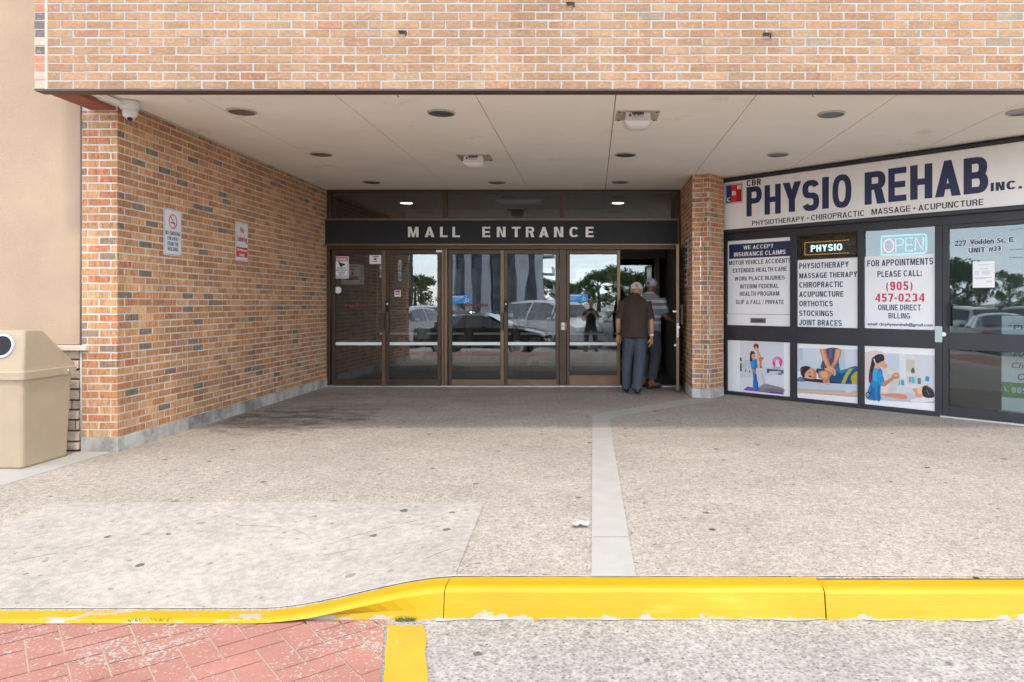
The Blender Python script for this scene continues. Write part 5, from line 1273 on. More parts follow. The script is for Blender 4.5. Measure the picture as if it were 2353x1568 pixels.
b = MB(); loft(b, [rsq(BX0-.012, BX1+.012, BY0-.012, BY1+.012, .70), rsq(BX0-.012, BX1+.012, BY0-.012, BY1+.012, .755), rsq(BX0-.004, BX1+.004, BY0-.004, BY1+.004, .766), rsq(BX0+.0, BX1-.0, BY0+.0, BY1-.0, .79), rsq(BX0+.04, BX1-.02, BY0+.05, 5.86, 1.07, .02), rsq(BX0+.055, BX1-.035, BY0+.065, 5.845, 1.08, .02)], BIN); lid = b.build('lid', t)
FBN = Fr((0, BY0, .79), (1, 0, 0), (0, .178, 1)); b = MB(); cu = -4.56; cv = .172
b.ring(FBN, cu, cv, .076, .093, -.02, .012, M('bin_ring', (.42, .46, .52), .5), 28); b.build('opening_ring', lid)
b = MB(); b.lathe(FBN, [(.078, .004), (.0, .004)], BIND, 28, cu=cu, cv=cv); b.build('opening', lid)
b = MB(); b.lathe(Fr((BX1+.012, 6.1, .73), (0, 1, 0)), [(.014, 0), (.014, .006), (.0, .008)], CHROME, 12); b.build('rivet', lid)

# ------------------------------------------------------------------ litter and weeds
b = MB(); p0 = P(1334, 1210, 4.22)
FOIL = M('foil', (.75, .77, .80), .35, .35)
def foil(u, v):
    a, c = u-.5, v-.5; q = Vector((u*7, v*7, 2.)); return (p0.x+a*.08+.028*mnoise.noise(q*1.3), 4.22+c*.05+.03*mnoise.noise(q*1.3+Vector((5, 0, 0))), .012+.02*abs(mnoise.noise(q*1.4))+.01*(1-abs(a*2)))
b.grid(foil, 12, 8, FOIL, False); tag(b.build('foil_scrap', loc=(p0.x, 4.22, 0)), 'crumpled scrap of silver foil lying by the concrete band', 'litter')
WEED = M('weed_green', (.10, .15, .03), .8, var=.4, sc=30); WEEDY = M('weed_dry', (.30, .25, .06), .8, var=.3, sc=30)
for xa, xb, n, lab in ((288, 395, 260, 'low strip of green weeds along the foot of the yellow kerb'), (908, 950, 60, 'tiny tuft of weeds at the kerb above the yellow stripe')):
    b = MB()
    for k in range(n):
        x = (R.uniform(xa, xb)-VX)/F*3.235; y = kf(x)-.012+R.uniform(-.012, .008); a = R.uniform(0, 6.28); h = R.uniform(.007, .022); w = R.uniform(.002, .005)
        lx, ly = R.uniform(-.012, .012), R.uniform(-.012, .004); c_, s_ = math.cos(a)*w, math.sin(a)*w
        b.face([(x-c_, y-s_, -.13), (x+c_, y+s_, -.13), (x+lx+c_*.4, y+ly, -.13+h), (x+lx-c_*.4, y+ly, -.13+h)], WEED if R.random() < .7 else WEEDY)
    tag(b.build('weeds', loc=((xa+xb)/2*0, 3.2, -.13)), lab, 'weeds')

# ------------------------------------------------------------------ people
SKIN = M('skin_tan', (.40, .20, .125), .55, var=.08, sc=20); SKIN2 = M('skin_brown', (.21, .105, .065), .55, var=.08, sc=20)
HAIRG = M('grey_hair', (.10, .09, .085), .8, var=.3, sc=60); CAPW = M('pale_cap_cloth', (.50, .48, .46), .8, var=.06, bmp=.3, bsc=200); CAPG = M('grey_cap_cloth', (.36, .36, .38), .8, var=.06, bmp=.3, bsc=200)
SHOE = M('black_leather', (.02, .02, .022), .4); SAND = M('sandal_sole', (.03, .028, .028), .7)
def cloth(name, col, var=.12): return M(name, col, .85, var=var, sc=5, bmp=.35, bsc=26)
BROWN = cloth('brown_polo_cloth', (.036, .021, .015)); SLATE = cloth('slate_trouser_cloth', (.05, .060, .078)); CHAR = cloth('charcoal_trouser_cloth', (.05, .055, .068)); DARKCL = cloth('dark_jacket_cloth', (.02, .02, .024))
def striped():
    m, nt, bs = newmat('striped_polo_cloth'); tc = N(nt, 'ShaderNodeTexCoord'); sx = N(nt, 'ShaderNodeSeparateXYZ'); nt.links.new(tc.outputs['Object'], sx.inputs[0])
    f = math_(nt, 'FRACT', math_(nt, 'MULTIPLY', sx.outputs['Z'], 1/.23))
    c = ramp(nt, f, [(0., (.24, .25, .26)), (.22, (.47, .45, .44)), (.42, (.14, .155, .17)), (.62, (.50, .49, .49)), (.80, (.19, .24, .33))], 'CONSTANT')
    nt.links.new(c, bs.inputs['Base Color']); bs.inputs['Roughness'].default_value = .85
    bump(nt, bs, noise(nt, coords(nt), 26, 4), .3); return m
STRIPE = striped()

class Pose:
    """turns body coordinates (x right, y forward, z up, feet at 0) into the scene"""
    def __init__(s, base, rz): s.b = Vector(base); s.c = math.cos(rz); s.s = math.sin(rz)
    def __call__(s, p): return Vector((s.b.x+p[0]*s.c-p[1]*s.s, s.b.y+p[0]*s.s+p[1]*s.c, s.b.z+p[2]))
    def side(s, v=(1, 0, 0)): return Vector((v[0]*s.c-v[1]*s.s, v[0]*s.s+v[1]*s.c, v[2]))
def limb(b, T, pts, rad, mat, n=12, side=(1, 0, 0)): b.tube([T(p) for p in pts], rad, mat, n, T.side(side))
def smoothpath(pts, k=4):
    out = []
    for i in range(len(pts)-1):
        p0, p1, p2, p3 = (np.array(pts[max(0, min(len(pts)-1, j))], float) for j in (i-1, i, i+1, i+2))
        for q in range(k):
            t = q/k; out.append(.5*((2*p1)+(-p0+p2)*t+(2*p0-5*p1+4*p2-p3)*t*t+(-p0+3*p1-3*p2+p3)*t**3))
    out.append(np.array(pts[-1], float)); return out
def sl(b, T, pts, rad, mat, n=14, side=(1, 0, 0), k=4):
    """smooth tapered limb: each row of pts gets its own (rx, ry)"""
    P5 = [tuple(p)+(r if isinstance(r, tuple) else (r, r)) for p, r in zip(pts, rad)]
    q = smoothpath(P5, k); limb(b, T, [p[:3] for p in q], [(max(.002, p[3]), max(.002, p[4])) for p in q], mat, n, side)
def hand(b, T, w, d, palm_n, thumb_side, mat, curl=.5):
    """palm, four unequal curled fingers and a thumb from the side of the palm; d = pointing, palm_n = palm normal"""
    w = Vector(w); d = Vector(d).normalized(); pn = Vector(palm_n); pn = (pn-d*pn.dot(d)).normalized(); a = d.cross(pn)*thumb_side
    limb(b, T, [w-d*.02, w+d*.03, w+d*.075, w+d*.092], [(.026, .021), (.036, .017), (.041, .015), (.036, .011)], mat, 10, tuple(a))
    for k, (o, ln) in enumerate(((.030, .068), (.010, .078), (-.011, .072), (-.030, .056))):
        p = w+d*.085+a*o; q = [p]; ang = 0
        for sgm in (.45, .32, .23):
            ang += curl*(.55+.1*k); p = p+(d*math.cos(ang)+pn*math.sin(ang))*ln*sgm+a*o*.02; q.append(p)
        limb(b, T, q, [.0095, .009, .0085, .0065], mat, 8, tuple(a))
    p = w+d*.03+a*.034; q = [p-a*.012, p+a*.018+d*.022+pn*.006, p+a*.026+d*.045+pn*.018, p+a*.024+d*.064+pn*.03]
    limb(b, T, q, [.014, .012, .010, .0075], mat, 8, tuple(d))
def head(b, T, c, f, mat, r=1.):
    """skull, jaw, nose, ears round c with the face towards f"""
    c = Vector(c); f = Vector(f).normalized(); up = Vector((0, 0, 1)); up = (up-f*up.dot(f)).normalized(); s = f.cross(up)
    def el(o, rad):
        p = c+f*o[1]*r+up*o[2]*r+s*o[0]*r; b.ball(T(p), tuple(q*r for q in rad), mat, 16, 10)
    el((0, -.005, .02), (.077, .094, .098)); el((0, .030, -.055), (.058, .062, .062)); el((0, .055, -.088), (.032, .032, .028))
    el((0, .098, -.012), (.014, .022, .022)); el((0, .082, -.055), (.026, .016, .012)); el((0, .082, .03), (.055, .016, .014))
    for q in (-1, 1): el((q*.080, -.004, -.012), (.012, .022, .034)); el((q*.032, .085, .012), (.014, .01, .008))
def foot(b, T, ax, mat, d=(0, 1), L_=.26, h=.05):
    ax = Vector(ax); dv = Vector((d[0], d[1], 0)).normalized()
    b2 = [ax-dv*.055, ax-dv*.02, ax+dv*.06, ax+dv*.13, ax+dv*(L_-.075)]
    zs = [.045, .052, .042, .034, .026]; rr = [(.032, .034), (.040, .046), (.044, .038), (.050, .031), (.036, .02)]
    limb(b, T, [(p.x, p.y, ax.z+z_) for p, z_ in zip(b2, zs)], rr, mat, 14, (dv.y, -dv.x, 0))
def wrinkle(o, amp, sc, seed, zsc=.5):
    me = o.data; me.update(); k = 0
    for v, nrm in zip(me.vertices, me.vertex_normals):
        p = Vector((v.co.x*sc+seed, v.co.y*sc, v.co.z*sc*zsc)); v.co += nrm.vector*amp*(mnoise.noise(p)+.5*mnoise.noise(p*2.3))
    me.update()
def cap(root, T, c, f, mat, brim=True, strap=True):
    c = Vector(c); f = Vector(f).normalized(); up = Vector((0, 0, 1)); up = (up-f*up.dot(f)).normalized(); s = f.cross(up)
    b = MB(); rings = []
    for i in range(8):
        ph = math.pi/2*i/7; r = math.cos(ph)**.8
        rings.append([T(c+s*(.088*r*math.cos(t))+f*(-.006+.106*r*math.sin(t))+up*(.012+.105*math.sin(ph))) for t in [6.2832*k/24 for k in range(24)]])
    low = [T(c+s*(.086*math.cos(t))+f*(-.006+.104*math.sin(t))+up*(-.012-.0*math.sin(t))) for t in [6.2832*k/24 for k in range(24)]]
    rings = [low]+rings
    n = 24; base = len(b.v); mi = b.m(mat)
    for r in rings: b.v += [tuple(p) for p in r]
    for i in range(len(rings)-1):
        for k in range(n):
            if i < 3 and k in (17, 18): continue                        # opening above the strap at the back
            b._f((base+i*n+k, base+i*n+(k+1) % n, base+(i+1)*n+(k+1) % n, base+(i+1)*n+k), mi, True)
    b.tube([T(c+s*.03-f*.104+up*-.008), T(c-f*.114+up*-.008), T(c-s*.03-f*.104+up*-.008)], [(.006, .010)]*3, mat, 8)
    bp = []
    for i in range(9):
        t = math.radians(20+140*i/8); bp.append((c+s*(.086*math.cos(t))+f*(-.006+.102*math.sin(t))+up*.0, c+s*(.090*math.cos(t))+f*(.02+.165*math.sin(t))+up*(-.02)))
    for (a0, c0), (a1, c1) in zip(bp[:-1], bp[1:]):
        b.face([T(a0), T(a1), T(c1), T(c0)], mat, True); b.face([T(a0-up*.004), T(c0-up*.004), T(c1-up*.004), T(a1-up*.004)], mat, True)
    o = b.build('cap', root); md = o.modifiers.new('solid', 'SOLIDIFY'); md.thickness = .003
    return o

# --- first man: brown polo, slate trousers, pale cap, seen from behind
base = (.605, 10.44, .004); T = Pose(base, 0.0)
man = thing('person', base, 'person in a brown polo shirt, slate trousers and pale cap walking into the open doorway', 'person')
hc, hf = (.035, .215, 1.475), (.05, 1, -.55)
b = MB()
sl(b, T, [(-.01, .0, .84), (-.005, .01, .98), (0, .05, 1.15), (.005, .10, 1.30), (.01, .13, 1.37)], [(.15, .11), (.145, .10), (.165, .11), (.17, .095), (.08, .06)], SKIN)
sl(b, T, [(.015, .12, 1.33), (.02, .155, 1.39), (.03, .195, 1.45)], [(.065, .06), (.058, .058), (.055, .06)], SKIN)
head(b, T, hc, hf, SKIN)
for sh, el_, wr, d_, ths in (((-.185, .10, 1.31), (-.235, .05, 1.05), (-.232, .09, .835), (-.02, .12, -1), 1), ((.19, .10, 1.31), (.232, .06, 1.04), (.238, .05, .80), (.0, .06, -1), -1)):
    sl(b, T, [sh, tuple((a+c)/2 for a, c in zip(sh, el_)), el_, tuple((a+c)/2 for a, c in zip(el_, wr)), wr], [.05, .047, .041, .040, .026], SKIN)
    hand(b, T, wr, d_, (0, .5, 0) if ths > 0 else (-.6, .5, 0), ths, SKIN, .55)
for hp, kn, an in (((-.08, .0, .84), (-.105, .09, .47), (-.118, .10, .085)), ((.075, .0, .84), (.055, -.01, .47), (.022, -.10, .085))):
    sl(b, T, [hp, tuple((a+c)/2 for a, c in zip(hp, kn)), kn, tuple((a*.6+c*.4) for a, c in zip(kn, an)), an], [.085, .072, .052, .054, .036], SKIN)
b.build('body', man, remesh=.0052, smooth_it=2)
b = MB()
sl(b, T, [(-.008, -.005, .785), (-.008, .0, .86), (-.005, .01, .98), (0, .05, 1.14), (.005, .09, 1.26), (.01, .115, 1.335), (.015, .125, 1.385), (.02, .135, 1.42)], [(.196, .160), (.194, .156), (.186, .146), (.194, .140), (.196, .128), (.165, .105), (.085, .078), (.068, .066)], BROWN, 22)
for sx_, sh, el_ in ((-1, (-.16, .10, 1.30), (-.228, .055, 1.055)), (1, (.17, .10, 1.30), (.228, .062, 1.05))):
    sl(b, T, [sh, (sh[0]*.55+el_[0]*.45, sh[1]*.5+el_[1]*.5, sh[2]*.55+el_[2]*.45), el_], [(.078, .085), (.068, .072), (.066, .066)], BROWN, 14)
o = b.build('polo_shirt', man, remesh=.008, smooth_it=5); wrinkle(o, .012, 10, 3., .5)
b = MB()
for hp, kn, an in (((-.085, .0, .84), (-.108, .09, .47), (-.120, .085, .06)), ((.08, .0, .84), (.058, -.01, .47), (.024, -.115, .06))):
    sl(b, T, [hp, tuple((a+c)/2 for a, c in zip(hp, kn)), kn, tuple((a+c)/2 for a, c in zip(kn, an)), an], [(.092, .108), (.090, .098), (.080, .084), (.076, .080), (.074, .082)], SLATE, 16)
sl(b, T, [(0, .0, .80), (0, .0, .90), (0, .0, .97)], [(.165, .125), (.168, .124), (.15, .11)], SLATE, 20)
o = b.build('trousers', man, remesh=.008, smooth_it=4); wrinkle(o, .013, 10, 9., .35)
for ax in ((-.120, .085, .0), (.024, -.115, .0)):
    b = MB(); foot(b, T, ax, SHOE, (.12 if ax[0] > 0 else -.1, 1)); b.ball(T((ax[0], ax[1]-.01, .05)), (.045, .055, .045), SHOE); b.build('shoe', man, remesh=.006, smooth_it=2)
b = MB(); b.tube([T((.236, .055, .842)), T((.238, .052, .815))], [(.034, .034), (.033, .033)], WHITE, 14); b.build('wristband', man)
b = MB(); b.tube([T((-.234, .085, .862)), T((-.233, .09, .845))], [(.033, .033)]*2, BLACK, 14); b.build('wristwatch', man)
cap(man, T, hc, (.05, 1, -.32), CAPW)
# --- second man: striped polo, charcoal trousers, grey cap, reaching for the open door
base = (.86, 11.12, .004); T = Pose(base, -.30)
man = thing('person', base, 'person in a striped grey polo, rolled charcoal trousers and grey cap holding the open door', 'person')
hc, hf = (.02, .09, 1.555), (.35, 1, -.12)
b = MB()
sl(b, T, [(0, .0, .86), (0, .0, 1.0), (0, .03, 1.18), (0, .05, 1.34), (.0, .06, 1.42)], [(.15, .11), (.145, .10), (.165, .11), (.17, .095), (.08, .06)], SKIN2)
sl(b, T, [(0, .05, 1.38), (.005, .06, 1.45), (.015, .08, 1.53)], [(.065, .06), (.058, .058), (.058, .06)], SKIN2)
head(b, T, hc, hf, SKIN2)
for sh, el_, wr, d_, ths in (((-.185, .05, 1.36), (-.22, .05, 1.09), (-.20, .14, .86), (0, .3, -1), 1), ((.19, .05, 1.36), (.245, .02, 1.10), (.355, .16, 1.00), (.75, .7, -.35), -1)):
    sl(b, T, [sh, tuple((a+c)/2 for a, c in zip(sh, el_)), el_, tuple((a+c)/2 for a, c in zip(el_, wr)), wr], [.05, .048, .043, .042, .027], SKIN2)
    hand(b, T, wr, d_, (.3, .5, -.8), ths, SKIN2, .6)
for hp, kn, an in (((-.08, .0, .86), (-.09, .16, .48), (-.10, .08, .09)), ((.075, .0, .86), (.085, .03, .48), (.055, -.10, .085))):
    sl(b, T, [hp, tuple((a+c)/2 for a, c in zip(hp, kn)), kn, tuple((a*.6+c*.4) for a, c in zip(kn, an)), an], [.085, .072, .052, .054, .036], SKIN2)
    foot(b, T, (an[0], an[1], .022), SKIN2, (.6, 1), .25)
b.build('body', man, remesh=.0052, smooth_it=2)
b = MB()
sl(b, T, [(0, -.0, .83), (0, .0, .9), (0, .0, 1.02), (0, .03, 1.18), (0, .05, 1.31), (.0, .055, 1.395), (.0, .06, 1.45)], [(.178, .135), (.178, .132), (.18, .13), (.190, .135), (.19, .12), (.14, .095), (.07, .068)], STRIPE, 22)
for sx_, sh, el_ in ((-1, (-.16, .05, 1.35), (-.22, .05, 1.10)), (1, (.17, .05, 1.35), (.245, .025, 1.12))):
    sl(b, T, [sh, tuple((a+c)/2 for a, c in zip(sh, el_)), el_], [(.078, .085), (.070, .074), (.070, .070)], STRIPE, 14)
o = b.build('striped_polo', man, remesh=.008, smooth_it=5); wrinkle(o, .008, 9, 13., .55)
b = MB()
for hp, kn, an in (((-.085, .0, .87), (-.092, .15, .48), (-.10, .07, .17)), ((.08, .0, .87), (.092, .02, .48), (.060, -.09, .15))):
    sl(b, T, [hp, tuple((a+c)/2 for a, c in zip(hp, kn)), kn, tuple((a+c)/2 for a, c in zip(kn, an)), an], [(.105, .122), (.098, .105), (.086, .092), (.078, .086), (.068, .075)], CHAR, 16)
    b.tube([T((an[0], an[1], an[2]+.05)), T((an[0], an[1], an[2]-.005))], [(.074, .082), (.075, .083)], CHAR, 16)
sl(b, T, [(0, .0, .80), (0, .0, .92), (0, .0, .99)], [(.165, .13), (.168, .126), (.15, .11)], CHAR, 20)
o = b.build('trousers', man, remesh=.008, smooth_it=4); wrinkle(o, .011, 9, 19., .5)
for an in ((-.10, .08), (.055, -.10)):
    b = MB(); dv = Vector((.6, 1, 0)).normalized()
    q = [Vector((an[0], an[1], .014))+dv*t for t in (-.07, -.02, .06, .14, .20)]
    limb(b, T, [tuple(p) for p in q], [(.034, .014), (.042, .014), (.044, .014), (.052, .014), (.036, .012)], SAND, 14, (dv.y, -dv.x, 0))
    q = [Vector((an[0], an[1], .05))+dv*.105+Vector((dv.y, -dv.x, 0))*t for t in (-.055, 0, .055)]; q[1].z = .072; q[0].z = q[2].z = .025
    limb(b, T, [tuple(p) for p in smoothpath([tuple(p) for p in q], 4)], [(.028, .006)]*9, SAND, 8, tuple(dv)); b.build('sandal', man)
cap(man, T, hc, (.35, 1, -.02), CAPG)
# --- the photographer, seen only in the glass
base = (-.05, -.52, roadz(-.5)); T = Pose(base, 0.0)
man = thing('person', base, 'person in dark clothes holding a camera on the road, reflected in the door glass', 'person')
hc, hf = (.0, .03, 1.63), (0, 1, -.1); b = MB()
sl(b, T, [(0, .0, .90), (0, .0, 1.05), (0, .0, 1.22), (0, .0, 1.38), (.0, .0, 1.46)], [(.15, .11), (.145, .10), (.165, .11), (.17, .095), (.08, .06)], SKIN)
sl(b, T, [(0, .0, 1.42), (0, .01, 1.50), (.0, .02, 1.58)], [(.065, .06), (.058, .058), (.058, .06)], SKIN); head(b, T, hc, hf, SKIN)
for q in (-1, 1):
    sl(b, T, [(q*.185, .0, 1.40), (q*.22, .03, 1.26), (q*.23, .08, 1.13), (q*.16, .22, 1.25), (q*.085, .30, 1.36)], [.05, .048, .043, .04, .027], SKIN)
    hand(b, T, (q*.085, .30, 1.36), (-q*.25, .7, .35), (-q*.9, .1, .0), -q, SKIN, .55)
    sl(b, T, [(q*.085, 0, .9), (q*.12, .01, .7), (q*.15, .02, .48), (q*.17, .0, .3), (q*.185, -.01, .09)], [.085, .072, .052, .054, .036], SKIN)
b.build('body', man, remesh=.008, smooth_it=2)
b = MB(); sl(b, T, [(0, .0, .88), (0, .0, 1.05), (0, .0, 1.22), (0, .0, 1.38), (.0, .0, 1.46), (0, .01, 1.50)], [(.18, .13), (.175, .125), (.195, .13), (.19, .115), (.11, .08), (.07, .07)], DARKCL, 20)
for q in (-1, 1): sl(b, T, [(q*.165, .0, 1.39), (q*.215, .03, 1.26), (q*.228, .075, 1.15)], [.075, .065, .06], DARKCL)
b.build('jacket', man, remesh=.012, smooth_it=3)
b = MB(); sl(b, T, [(0, 0, .86), (0, 0, .98)], [(.17, .125), (.165, .12)], CHAR, 20)
for q in (-1, 1): sl(b, T, [(q*.085, 0, .9), (q*.12, .01, .7), (q*.15, .02, .48), (q*.17, .0, .3), (q*.185, -.01, .05)], [.105, .09, .075, .07, .068], CHAR)
b.build('trousers', man, remesh=.012, smooth_it=3)
for q in (-1, 1): b = MB(); foot(b, T, (q*.185, -.01, .0), SHOE, (q*.3, 1)); b.build('shoe', man, remesh=.01, smooth_it=1)
b = MB(); c = T(hc); b.ball((c.x, c.y-.02, c.z+.035), (.086, .10, .095), HAIRG); b.build('hair', man)
t = thing('photo_camera', T((0, .40, 1.38)), 'black camera held up by the reflected photographer', 'camera')
c = T((0, .40, 1.40)); b = MB(); b.box(c.x-.07, c.x+.07, c.y-.04, c.y+.02, c.z-.05, c.z+.04, BLACK); b.build('camera_body', t, bevel=.008)
b = MB(); b.tube([(c.x, c.y+.02, c.z), (c.x, c.y+.06, c.z)], [.036, .034], BLACK, 18); b.build('camera_lens', t)

# ------------------------------------------------------------------ car park behind the viewpoint, seen in the glass
TYRE = M('tyre', (.02, .02, .02), .8); RIM = M('wheel_rim', (.45, .46, .48), .3, .8); CGL = M('car_glass', (.02, .025, .03), .05, coat=1.); HL = M('headlight', (.7, .72, .74), .1, coat=1.); TL = M('tail_light', (.45, .02, .02), .2, coat=1.); PLT = M('number_plate', (.7, .7, .7), .5)
def paint(n, c): 
    m = M(n, c, .3, .25, var=.02, coat=1.); return m
PROF = dict(
    sedan=(4.7, 1.82, [(-2.35, .62, 0), (-2.28, .95, 0), (-1.75, 1.02, 0), (-1.05, 1.40, 1), (-.4, 1.45, 1), (.2, 1.43, 1), (.95, 1.02, 0), (1.7, .93, 0), (2.2, .80, 0), (2.35, .55, 0)]),
    suv=(4.6, 1.88, [(-2.30, .75, 0), (-2.24, 1.08, 0), (-1.95, 1.60, 1), (-1.0, 1.68, 1), (-.2, 1.68, 1), (.3, 1.62, 1), (1.0, 1.14, 0), (1.8, 1.06, 0), (2.2, .92, 0), (2.30, .6, 0)]),
    van=(5.1, 1.98, [(-2.55, .9, 0), (-2.50, 1.15, 0), (-2.38, 1.88, 1), (-1.0, 1.94, 1), (.4, 1.92, 1), (.95, 1.80, 1), (1.65, 1.18, 0), (2.1, 1.02, 0), (2.45, .88, 0), (2.55, .6, 0)]))
def make_car(kind, mat, loc, rz, label):
    Ln, Wd, pr = PROF[kind]; hw = Wd/2
    t = thing('parked_car', (0, 0, 0), label, 'car', 'cars parked in front of the mall')
    belt = .95 if kind == 'sedan' else 1.08 if kind == 'suv' else 1.12
    def top(y):
        for (a, za, _), (c, zc, _) in zip(pr[:-1], pr[1:]):
            if a <= y <= c: return za+(zc-za)*(y-a)/(c-a)
        return .5
    b = MB(); rings = []; ysn = sorted(set([p[0] for p in pr]+list(np.linspace(pr[0][0], pr[-1][0], 25))))
    for y in ysn:
        z_ = top(y); f = 1-.14*max(0, abs(y)/(Ln/2)-.72)/.28; w = hw*f; be = min(belt, z_-.03)
        wt = w*(.76 if z_ > belt+.12 else .86); lo = .24+.08*max(0, abs(y)/(Ln/2)-.8)/.2
        for wy in (-Ln*.29, Ln*.30):
            if abs(y-wy) < .36: lo = max(lo, .24+math.sqrt(max(0, .36**2-(y-wy)**2))*.9)
        half = [(w*.80, lo), (w*.98, lo+.05), (w, max(.58, lo+.06)), (w*.985, be), (wt, max(be+.01, z_-.06)), (wt*.82, z_-.01), (wt*.4, z_+.015)]
        rings.append([(x, y, zz_) for x, zz_ in half]+[(-x, y, zz_) for x, zz_ in half[::-1]])
    for r0, r1 in zip(rings[:-1], rings[1:]):
        for i in range(len(r0)-1): b.face([r0[i], r1[i], r1[i+1], r0[i+1]], mat, True)
        b.face([r0[-1], r1[-1], r1[0], r0[0]], BLACK)
    b.face(rings[0], mat); b.face(rings[-1][::-1], mat)
    b.build('body', t)
    cab = [p[0] for p in pr if p[2]]; ya, yb = cab[0]-.38*(kind == 'sedan')-.1, cab[-1]+.42
    for sgn in (-1, 1):
        for (p, q) in ((ya+.12, (ya+yb)/2-.10), ((ya+yb)/2, yb-.10)):
            b = MB(); pts = []; n = 8
            for i in range(n+1):
                y = p+(q-p)*i/n; z_ = max(top(y)-.10, belt+.015); wt = hw*.76; fr_ = (z_-belt)/max(.05, top(y)-.06-belt); x = hw*.985+(wt-hw*.985)*min(1, fr_)
                pts.append(((hw*.99)*sgn+.004*sgn, y, belt+.01)); pts.append((x*sgn+.012*sgn, y, z_))
            for i in range(n): b.face([pts[2*i], pts[2*i+2], pts[2*i+3], pts[2*i+1]], CGL)
            b.build('side_window', t)
    idx = [i for i, p in enumerate(pr) if p[2]]
    for nm, (a, c) in (('rear_window', (pr[idx[0]-1], pr[idx[0]])), ('windscreen', (pr[idx[-1]+1], pr[idx[-1]]))):
        b = MB(); e = .03 if nm == 'windscreen' else -.03
        ws = hw*.80; b.face([(-ws, a[0]+(c[0]-a[0])*.12+e, a[1]+(c[1]-a[1])*.12+.02), (ws, a[0]+(c[0]-a[0])*.12+e, a[1]+(c[1]-a[1])*.12+.02), (ws*.84, a[0]+(c[0]-a[0])*.9+e, a[1]+(c[1]-a[1])*.9+.012), (-ws*.84, a[0]+(c[0]-a[0])*.9+e, a[1]+(c[1]-a[1])*.9+.012)], CGL); b.build(nm, t)
    for y in (-Ln*.29, Ln*.30):
        for sgn in (-1, 1):
            fw = Fr((sgn*(hw-.20), y, .32), (0, sgn, 0)); b = MB(); b.lathe(fw, [(.10, .0), (.30, 0), (.325, .03), (.325, .17), (.30, .20), (.22, .2)], TYRE, 20); wo = b.build('wheel', t)
            b = MB(); b.lathe(fw, [(.225, .195), (.21, .175), (.06, .185), (0, .19)], RIM, 20)
            b.build('rim', wo)
    for sgn in (-1, 1):
        b = MB(); b.ball((sgn*hw*.70, Ln/2-.10, .70), (.20, .10, .075), HL, 12, 8); b.build('headlight', t)
        b = MB(); b.ball((sgn*hw*.76, -Ln/2+.07, .86 if kind != 'van' else 1.0), (.14, .08, .09 if kind == 'sedan' else .18), TL, 12, 8); b.build('tail_light', t)
        b = MB(); b.ball((sgn*(hw+.10), yb-.35, belt+.06), (.11, .05, .07), mat, 10, 7); b.build('wing_mirror', t)
    b = MB(); b.box(-.26, .26, Ln/2-.03, Ln/2+.012, .45, .56, PLT); b.build('number_plate', t)
    b = MB(); b.box(-.5, .5, Ln/2-.06, Ln/2+.004, .58, .68, BLACK); b.build('grille', t)
    t.location = (loc[0], loc[1], roadz(loc[1])); t.rotation_euler = (0, 0, rz); return t
H = math.pi/2
blk = make_car('sedan', paint('black_car_paint', (.012, .012, .014)), (-3.9, -3.6), -H+.12, 'black sedan parked side on, reflected in the middle door glass')
wsuv = make_car('suv', paint('white_car_paint', (.72, .72, .72)), (-8.0, -7.4), .25, 'white hatchback car by the pole, reflected in the second door')
wvan = make_car('van', paint('white_van_paint', (.74, .75, .76)), (-1.6, -8.2), -.7, 'white van beyond the black sedan, reflected in the fourth door')
rsuv = make_car('suv', paint('silver_car_paint', (.38, .39, .41)), (1.6, -6.2), 2.7, 'silver car seen from the rear in the door by the doorway')
grs = make_car('sedan', paint('grey_car_paint', (.16, .17, .18)), (-13.5, -1.9), H+.3, 'grey sedan parked along the mall, reflected in the shop door')
red = make_car('sedan', paint('red_car_paint', (.35, .02, .02)), (-6.9, -15), 0, 'red sedan in the second row of the car park')
dup(grs, (-24, -7.5, -.531), 'grey sedan farthest left along the mall front', .3); dup(wsuv, (-21, -3.8, -.531), 'white hatchback car at the far left of the car park', 1.2); dup(rsuv, (-17.5, -5.0, -.531), 'silver car between the two grey sedans of the car park', .9)
for x, src, lab in ((-12.5, blk, 'black sedan at the left of the second parking row'), (-9.7, wsuv, 'white hatchback car in the second parking row'), (-4.1, rsuv, 'silver car right of the red sedan'), (-1.3, red, 'red sedan behind the white van'), (1.5, grs, 'grey sedan in the second parking row'), (4.3, wvan, 'white van at the right of the second parking row')):
    dup(src, (x, -20.5, -.531), lab, 0 if x < 0 else math.pi)
